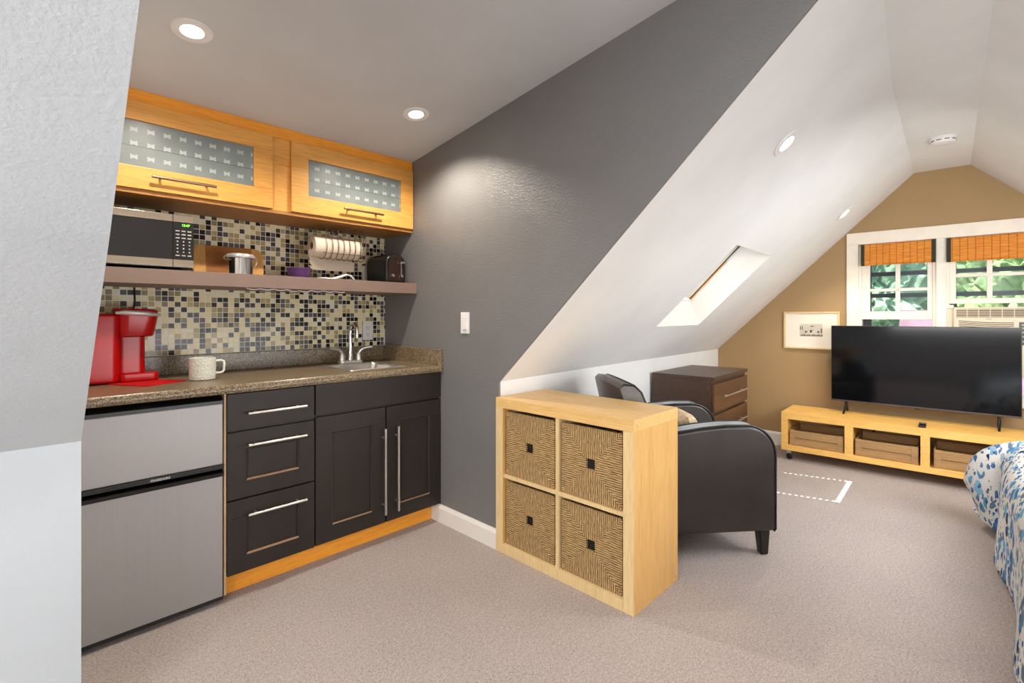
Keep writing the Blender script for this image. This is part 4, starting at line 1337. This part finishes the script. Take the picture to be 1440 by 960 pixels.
def make_crate():
    c_ = thing('crate', 'crate', 'crate', (0, 0, 0), 'R', 'wooden crates in the television bench')
    w, d, h = 0.188, 0.36, 0.125
    def boards(bm, x0, x1, y0, y1):
        box(bm, x0, x1, y0, y1, 0.004, h * 0.5 - 0.002, 0.0012); box(bm, x0, x1, y0, y1, h * 0.5 + 0.002, h, 0.0012)
    bmx = BM(); boards(bmx, 0, 0.010, -w, w); part('front_boards', bmx, M['crate'], c_)
    bmx = BM(); boards(bmx, 0.010, d, -w, -w + 0.010); boards(bmx, 0.010, d, w - 0.010, w); boards(bmx, d - 0.01, d, -w + 0.01, w - 0.01); box(bmx, 0.01, d - 0.01, -w + 0.01, w - 0.01, 0.0, 0.008)
    part('side_boards', bmx, M['crate'], c_)
    for yy in (-w + 0.022, w - 0.022):
        bmx = BM(); box(bmx, -0.004, 0.0, yy - 0.018, yy + 0.018, 0.002, h + 0.004, 0.001)
        part('corner_batten', bmx, M['crate'], c_)
    return c_
c0 = make_crate()
for i, (y, lb) in enumerate(((0.806, 'low wooden crate in the left bay of the television bench'), (0.355, 'low wooden crate in the middle bay of the television bench'), (-0.105, 'low wooden crate in the right bay of the bench, partly hidden by the bed'))):
    o = c0 if i == 0 else copy_tree(c0)
    o.location = r2k(BX0 + 0.02, y, 0.1275); o.rotation_euler = (0, 0, DR); o['label'] = lb

tv = thing('television', 'large flat black television on splayed feet on the birch bench', 'television', (4.85, 0.185, 0.399), 'R')
ty_a, ty_b, tz_a, tz_b = 0.742, -0.373, 0.495, 1.121
bmx = BM(); box(bmx, 4.848, 4.885, ty_b, ty_a, tz_a, tz_b, 0.003); box(bmx, 4.885, 4.915, ty_b + 0.2, ty_a - 0.2, tz_a + 0.03, tz_b - 0.2, 0.01)
part('back_case', bmx, M['black'], tv)
bmx = BM(); box(bmx, 4.8462, 4.850, ty_b + 0.006, ty_a - 0.006, tz_a + 0.010, tz_b - 0.006); part('screen', bmx, M['screen'], tv, sm=False)
bmx = BM(); box(bmx, 4.844, 4.850, ty_b, ty_a, tz_a - 0.002, tz_a + 0.010, 0.001); part('bottom_bezel', bmx, M['bezel'], tv)
bmx = BM(); box(bmx, 4.843, 4.86, 0.170, 0.200, tz_a - 0.010, tz_a - 0.002, 0.001); part('sensor', bmx, M['black'], tv)
for yy in (0.640, -0.262):
    bmx = BM()
    tube(bmx, [(4.866, yy, tz_a + 0.01), (4.85, yy, 0.465), (4.80, yy + 0.004, 0.420), (4.765, yy + 0.006, 0.4055)], [0.010, 0.009, 0.008, 0.007], 10)
    tube(bmx, [(4.866, yy, tz_a + 0.01), (4.88, yy, 0.465), (4.915, yy, 0.420), (4.94, yy, 0.4055)], [0.010, 0.009, 0.008, 0.007], 10)
    part('foot', bmx, M['black'], tv)

rm = thing('remote_control', 'small dark remote control with pale buttons on the bench in front of the television', 'remote', (4.665, 0.148, 0.399), 'R')
bmx = BM(); box(bmx, 4.565, 4.72, 0.126, 0.168, 0.3992, 0.414, 0.004); part('body', bmx, M['black'], rm)
bmx = BM()
for k in range(4):
    for q in range(3):
        box(bmx, 4.66 + k * 0.013, 4.668 + k * 0.013, 0.132 + q * 0.011, 0.139 + q * 0.011, 0.4138, 0.4148)
part('buttons', bmx, M['key'], rm, sm=False)
cbx = BM(); tube(cbx, [(4.93, 0.30, 0.34), (4.91, 0.36, 0.325), (4.90, 0.42, 0.30), (4.92, 0.46, 0.262), (4.95, 0.50, 0.20), (4.955, 0.52, 0.13)], 0.005, 8)
single('cable', cbx, M['matteblack'], 'black cable drooping behind the middle crate of the television bench', 'cable', (4.93, 0.42, 0.13), 'R')

# ================================================================== AIR CONDITIONER
ac = thing('air_conditioner', 'cream window air conditioner in the right window behind the television', 'air conditioner', (XG - 0.03, -0.27, 0.76), 'R')
AX = XG - 0.045
bmx = BM(); box(bmx, AX, XG + 0.25, -0.472, -0.022, 0.76, 1.268, 0.006); part('housing', bmx, M['ac'], ac)
bmx = BM(); box(bmx, AX - 0.002, AX, -0.468, -0.036, 1.192, 1.254); gr = part('grille', bmx, M['acdark'], ac)
bmx = BM()
for k in range(8):
    y = -0.036 - k * 0.0617
    box(bmx, AX - 0.007, AX - 0.001, y - 0.0018, y + 0.0018, 1.190, 1.256)
for z in (1.1985, 1.211, 1.2235, 1.236, 1.2485):
    box(bmx, AX - 0.0055, AX - 0.001, -0.468, -0.036, z - 0.0022, z + 0.0022)
part('grille_bars', bmx, M['ac'], gr, sm=False)
bmx = BM()
for r in range(8):
    z = 1.166 - r * 0.0125
    pts = [(AX - 0.001, -0.052 - (0.29 * i / 12), z - 0.014 * math.sin(PI * i / 12 * 0.62) ) for i in range(13)]
    tube(bmx, pts, 0.0028, 6)
part('louvre_slots', bmx, M['acdark'], ac)
bmx = BM(); merge(bmx, text_bm('HAIER', 0.0115), Matrix.Translation((AX - 0.001, -0.213, 1.180)) @ FACE_MX)
part('badge', bmx, M['ink'], ac, sm=False, label='small dark lettering under the grille')
bmx = BM(); box(bmx, AX - 0.004, AX, -0.468, -0.368, 0.995, 1.158, 0.002); cpn = part('control_panel', bmx, plain('ac_panel', (64, 66, 58), 0.4), ac, label='dark grey control panel')
bmx = BM()
for z in (1.138, 1.115, 1.085, 1.055, 1.02):
    box(bmx, AX - 0.006, AX - 0.003, -0.40, -0.380, z - 0.006, z + 0.006, 0.001); box(bmx, AX - 0.006, AX - 0.003, -0.44, -0.42, z - 0.006, z + 0.006, 0.001)
part('buttons', bmx, M['key'], cpn)
bmx = BM()
box(bmx, XG - 0.012, XG + 0.03, -0.022, 0.019, 0.76, 1.285)
fp = part('side_filler', bmx, M['ac'], ac)
bmx = BM()
for k in range(4):
    box(bmx, XG - 0.015, XG - 0.012, -0.014 + k * 0.008, -0.011 + k * 0.008, 0.76, 1.262)
box(bmx, XG - 0.02, XG - 0.012, -0.024, 0.022, 1.262, 1.286, 0.002)
part('pleats', bmx, M['casing'], fp)

# ================================================================== BLINDS
def blind(ya, yb, zt, zb, label):
    b = thing('bamboo_blind', label, 'blind', (XG - 0.03, (ya + yb) / 2, zb), 'R', 'rolled up bamboo blinds on the two windows')
    bmx = BM(); x = XG - 0.035
    prism(bmx, [(x + 0.004, zt), (x - 0.012, zt - 0.01), (x - 0.018, zb + 0.012), (x - 0.008, zb), (x + 0.010, zb + 0.004), (x + 0.012, zt)], 'y', yb + 0.022, ya - 0.022)
    part('slatted_front', bmx, M['bamboo'], b)
    for q in ((ya - 0.024, ya), (yb, yb + 0.024)):
        bmx = BM(); prism(bmx, [(x + 0.003, zt + 0.001), (x - 0.0135, zt - 0.01), (x - 0.0195, zb + 0.011), (x - 0.008, zb - 0.001), (x + 0.011, zb + 0.003), (x + 0.013, zt + 0.001)], 'y', q[0], q[1])
        part('edge_binding', bmx, M['tape'], b)
    bmx = BM(); box(bmx, x + 0.006, XG - 0.0205, yb + 0.03, ya - 0.03, zt - 0.03, zt - 0.004); part('headrail', bmx, M['casing'], b)
    return b
blind(0.552, 0.080, 1.797, 1.620, 'orange bamboo blind with dark edges on the left window beside the picture')
blind(0.016, -0.480, 1.797, 1.614, 'orange bamboo blind with dark edges on the right window above the air conditioner')

# ================================================================== BED + COMFORTER
bx0, bx1, by0, by1, bz = 1.55, 3.68, -1.60, -0.37, 0.535
bd = thing('bed', 'low bed under the blue petal comforter along the right side', 'bed', (2.6, -1.0, 0), 'R')
bmx = BM(); box(bmx, bx0 + 0.05, bx1 - 0.08, by0 + 0.05, by1 - 0.08, 0.06, 0.26); part('base', bmx, M['sheet'], bd)
bmx = BM(); box(bmx, bx0, bx1 - 0.02, by0, by1 - 0.02, 0.26, bz, 0.05, 3); part('mattress', bmx, M['sheet'], bd)
for lx in (bx0 + 0.12, bx1 - 0.2):
    for ly in (by0 + 0.12, by1 - 0.2):
        bmx = BM(); box(bmx, lx - 0.03, lx + 0.03, ly - 0.03, ly + 0.03, 0, 0.06); part('leg', bmx, M['legw'], bd)

def drape(a, b):
    """cloth point at flat coordinates (a, b), measured from the bed's top edges"""
    dx = max(0.0, a - bx1); dy = max(0.0, b - by1)
    d = math.hypot(dx, dy)
    zt = bz + 0.055 + 0.012 * noise.noise(Vector((a * 3.1, b * 3.1, 0.0)))
    # puffed, falling off softly towards the edge
    e = min(bx1 - a, by1 - b)
    if d <= 0:
        k = max(0.0, 1 - e / 0.18)
        return Vector((a, b, zt - 0.035 * k * k))
    ux, uy = dx / d, dy / d
    corner = math.sin(2 * math.atan2(uy, ux))
    d = min(d, 0.62 + 0.05 * corner)
    r = 0.17 + 0.20 * corner
    arc_l = r * PI / 2
    if d < arc_l:
        t_ = d / r
        out, dn = r * math.sin(t_), r * (1 - math.cos(t_))
    else:
        out, dn = r, r + (d - arc_l)
    fall = max(0.0, dn - 0.05)
    s_ = a if uy > ux else b + 7.7
    w1 = math.sin(s_ * 6.0 + 0.6 + 1.5 * noise.noise(Vector((s_ * 1.3, 2.0, 0)))) * 0.04 + math.sin(s_ * 13 + 2.2) * 0.006
    out += fall * (0.05 + w1 * (1 - 0.6 * corner) + 0.12 * corner) + 0.02 * math.sin(a * 9 + b * 7) * corner * min(1, d * 3)
    out -= max(0.0, dn - 0.30) * 0.75 * corner
    z = zt - 0.035 - dn
    if z < 0.028:
        z = 0.028 + 0.004 * (0.5 + 0.5 * math.sin(s_ * 14))
    return Vector((bx1 * (dx > 0) + a * (dx == 0) + ux * out, by1 * (dy > 0) + b * (dy == 0) + uy * out, z))
bmx = BM()
na, nb = 150, 100
A0, A1, B0, B1 = bx0 + 0.1, bx1 + 0.66, by0 + 0.02, by1 + 0.66
G = [[None] * (nb + 1) for _ in range(na + 1)]
for i in range(na + 1):
    for j in range(nb + 1):
        a = A0 + (A1 - A0) * i / na; b = B0 + (B1 - B0) * j / nb
        # rounded cloth corner
        p = drape(a, b)
        G[i][j] = bmx.verts.new(p)
for i in range(na):
    for j in range(nb):
        bmx.faces.new((G[i][j], G[i + 1][j], G[i + 1][j + 1], G[i][j + 1]))
bmesh.ops.remove_doubles(bmx, verts=bmx.verts, dist=0.0025)
bmesh.ops.dissolve_degenerate(bmx, edges=bmx.edges, dist=0.0005)
bmesh.ops.recalc_face_normals(bmx, faces=bmx.faces)
cf = single('comforter', bmx, M['duvet'], 'white comforter with scattered blue petal print draped over the bed', 'comforter', (2.6, -0.9, 0.3), 'R', angle=180)
so = cf.modifiers.new('thick', 'SOLIDIFY'); so.thickness = 0.006; so.offset = -1

# ================================================================== OUTSIDE
gr_ = BM(); box(gr_, 7.5, 60, -45, 45, -6.2, -6.0)
g_ = struct('ground', gr_, M['ground'])
def tree(x, y, z0, r, h, mat, label):
    t_ = thing('tree', label, 'tree', (x, y, -6.0), 'R', 'trees outside the windows')
    bmx = BM(); tube(bmx, [(x, y, -6.0), (x + 0.1, y, z0 - h * 0.4), (x, y + 0.1, z0)], [0.3, 0.2, 0.1], 8); part('trunk', bmx, M['bark'], t_)
    s = bmesh.new(); bmesh.ops.create_icosphere(s, subdivisions=6, radius=1)
    sd_ = Vector((x * 1.7, y * 2.3, 0))
    for v in s.verts:
        n_ = v.co.normalized()
        k = 1 + 0.25 * noise.noise(n_ * 1.8 + sd_) + 0.2 * noise.noise(n_ * 5 + sd_) + 0.16 * noise.noise(n_ * 13 + sd_) + 0.12 * noise.noise(n_ * 30 + sd_)
        v.co = Vector((n_.x * r * k, n_.y * r * k, n_.z * h * k)) + Vector((x, y, z0))
    bmx = BM(); merge(bmx, s); part('crown', bmx, mat, t_)
    return t_
tree(12.6, 2.3, -0.6, 1.3, 1.65, M['leafC'], 'low bushy green tree beside the pink roof, nearest the left window')
tree(22, 2.7, 1.2, 2.2, 3.6, M['leafB'], 'blue green tree seen through the left part of the left window')
tree(22, -2.6, 1.4, 2.2, 4.2, M['leafC'], 'pale sunlit tree seen through the right window')
tree(29.5, 0.3, 2.4, 3.2, 5.0, M['leafA'], 'tall mid green tree seen through the right part of the left window')
tree(29.5, 7.6, 2.0, 3.0, 5.0, M['leafA'], 'mid green tree left of the windows outside')
tree(29.5, -7.2, 2.0, 3.0, 5.4, M['leafB'], 'dark blue green tree at the right edge of the right window')
tree(40, 5.6, 3.4, 4.4, 7.5, M['leafC'], 'distant pale tree behind the blue green tree of the left window')
tree(40, -4.6, 3.4, 4.4, 7.5, M['leafB'], 'distant blue green tree behind the pale tree of the right window')
hs = thing('house', 'neighbouring house with pale pink roof below the trees outside', 'house', (14.5, -1.5, -6), 'R')
bmx = BM(); box(bmx, 14.6, 17.6, -6.0, 0.70, -6.0, -0.4); part('wall', bmx, M['wallfar'], hs)
bmx = BM(); prism(bmx, [(14.2, -0.75), (18.0, -0.75), (16.1, 1.34)], 'y', -6.3, 0.95); part('roof', bmx, M['roofpink'], hs)

# ================================================================== LIGHT
def lamp(name, kind, loc, energy, color=(1, 1, 1), **kw):
    ld = bpy.data.lights.new(name, kind); ld.energy = energy; ld.color = color
    for k, v in kw.items():
        setattr(ld, k, v)
    o = bpy.data.objects.new(name, ld); COL.objects.link(o); o.location = loc
    return o
def aim(o, d):
    o.rotation_mode = 'QUATERNION'
    o.rotation_quaternion = Vector(d).to_track_quat('-Z', 'Y')

sun = lamp('sun', 'SUN', (0, 0, 10), 11.0, (1.0, 0.95, 0.88), angle=math.radians(0.25))
aim(sun, MR.to_3x3() @ Vector((0.314, -0.37, -1.0)))

for x, y, z, e in ((0.45, 2.050, 2.218, 26), (1.431, 2.073, 2.215, 34)):
    o = lamp('kitchen_spot', 'SPOT', (x, y, z), e, (1.0, 0.90, 0.78), spot_size=math.radians(140), spot_blend=0.6, shadow_soft_size=0.025)
    aim(o, (0, 0.07, -1))
p3 = S1 + S1N * 0.03; p4 = S2 + S2N * 0.03
for p, e in ((p3, 12), (p4, 30)):
    o = lamp('slope_spot', 'SPOT', p, e, (1.0, 0.90, 0.78), spot_size=math.radians(84 if e < 20 else 120), spot_blend=0.6, shadow_soft_size=0.03)
    aim(o, (0, -0.1, -1))
# assumed daylight from the right slope, where no roof window is built, plus added fill from back and side
o = lamp('assumed_roof_light', 'AREA', r2k(3.6, -1.05, 1.38), 44, (0.93, 0.97, 1.0), shape='RECTANGLE', size=2.2, size_y=0.7)  # assumed unseen source, added as an area light alone with no opening behind it
aim(o, MR.to_3x3() @ Vector((0.45, 0.6, -0.6)))
o = lamp('back_fill_light', 'AREA', r2k(-1.7, -0.1, 1.6), 58, (0.96, 0.98, 1.0), shape='RECTANGLE', size=1.8, size_y=1.2)  # added soft fill behind the camera, no window built there
aim(o, MR.to_3x3() @ Vector((1.0, 0.06, 0.0)))
o = lamp('side_fill_light', 'AREA', r2k(1.6, -1.5, 1.0), 30, (0.96, 0.98, 1.0), shape='RECTANGLE', size=2.2, size_y=1.0, spread=math.radians(120))  # added fill that lights the kitchen from the front, no window built
aim(o, MR.to_3x3() @ Vector((0.0, 1.0, -0.22)))
wld = bpy.data.worlds.new('World'); scene.world = wld; wld.use_nodes = True
wt = wld.node_tree; bgn = wt.nodes['Background']
st = wt.nodes.new('ShaderNodeTexSky')
try:
    st.sky_type = 'NISHITA'
    st.sun_disc = False
    st.sun_elevation = math.radians(60)
    st.sun_rotation = math.radians(200)
    bgn.inputs['Strength'].default_value = 0.5
except Exception:
    bgn.inputs['Strength'].default_value = 0.8
wt.links.new(st.outputs[0], bgn.inputs[0])

# ================================================================== CAMERA
cd = bpy.data.cameras.new('camera'); cam = bpy.data.objects.new('camera', cd); COL.objects.link(cam)
cd.sensor_width = 36.0; cd.lens = 682.65 * 36.0 / 1440.0
cd.shift_y = -(480 - 443.0) / 1440.0
cd.clip_start = 0.02
cam.location = (0, 0, 1.208)
cam.rotation_euler = (PI / 2, 0, math.radians(44.26 - 90))
scene.camera = cam
scene.view_settings.view_transform = 'Standard'
scene.view_settings.look = 'None'
scene.view_settings.exposure = 0.46
scene.view_settings.gamma = 1.0
scene.cycles.use_denoising = True
scene.cycles.max_bounces = 8
scene.cycles.diffuse_bounces = 5
scene.cycles.sample_clamp_indirect = 6.0
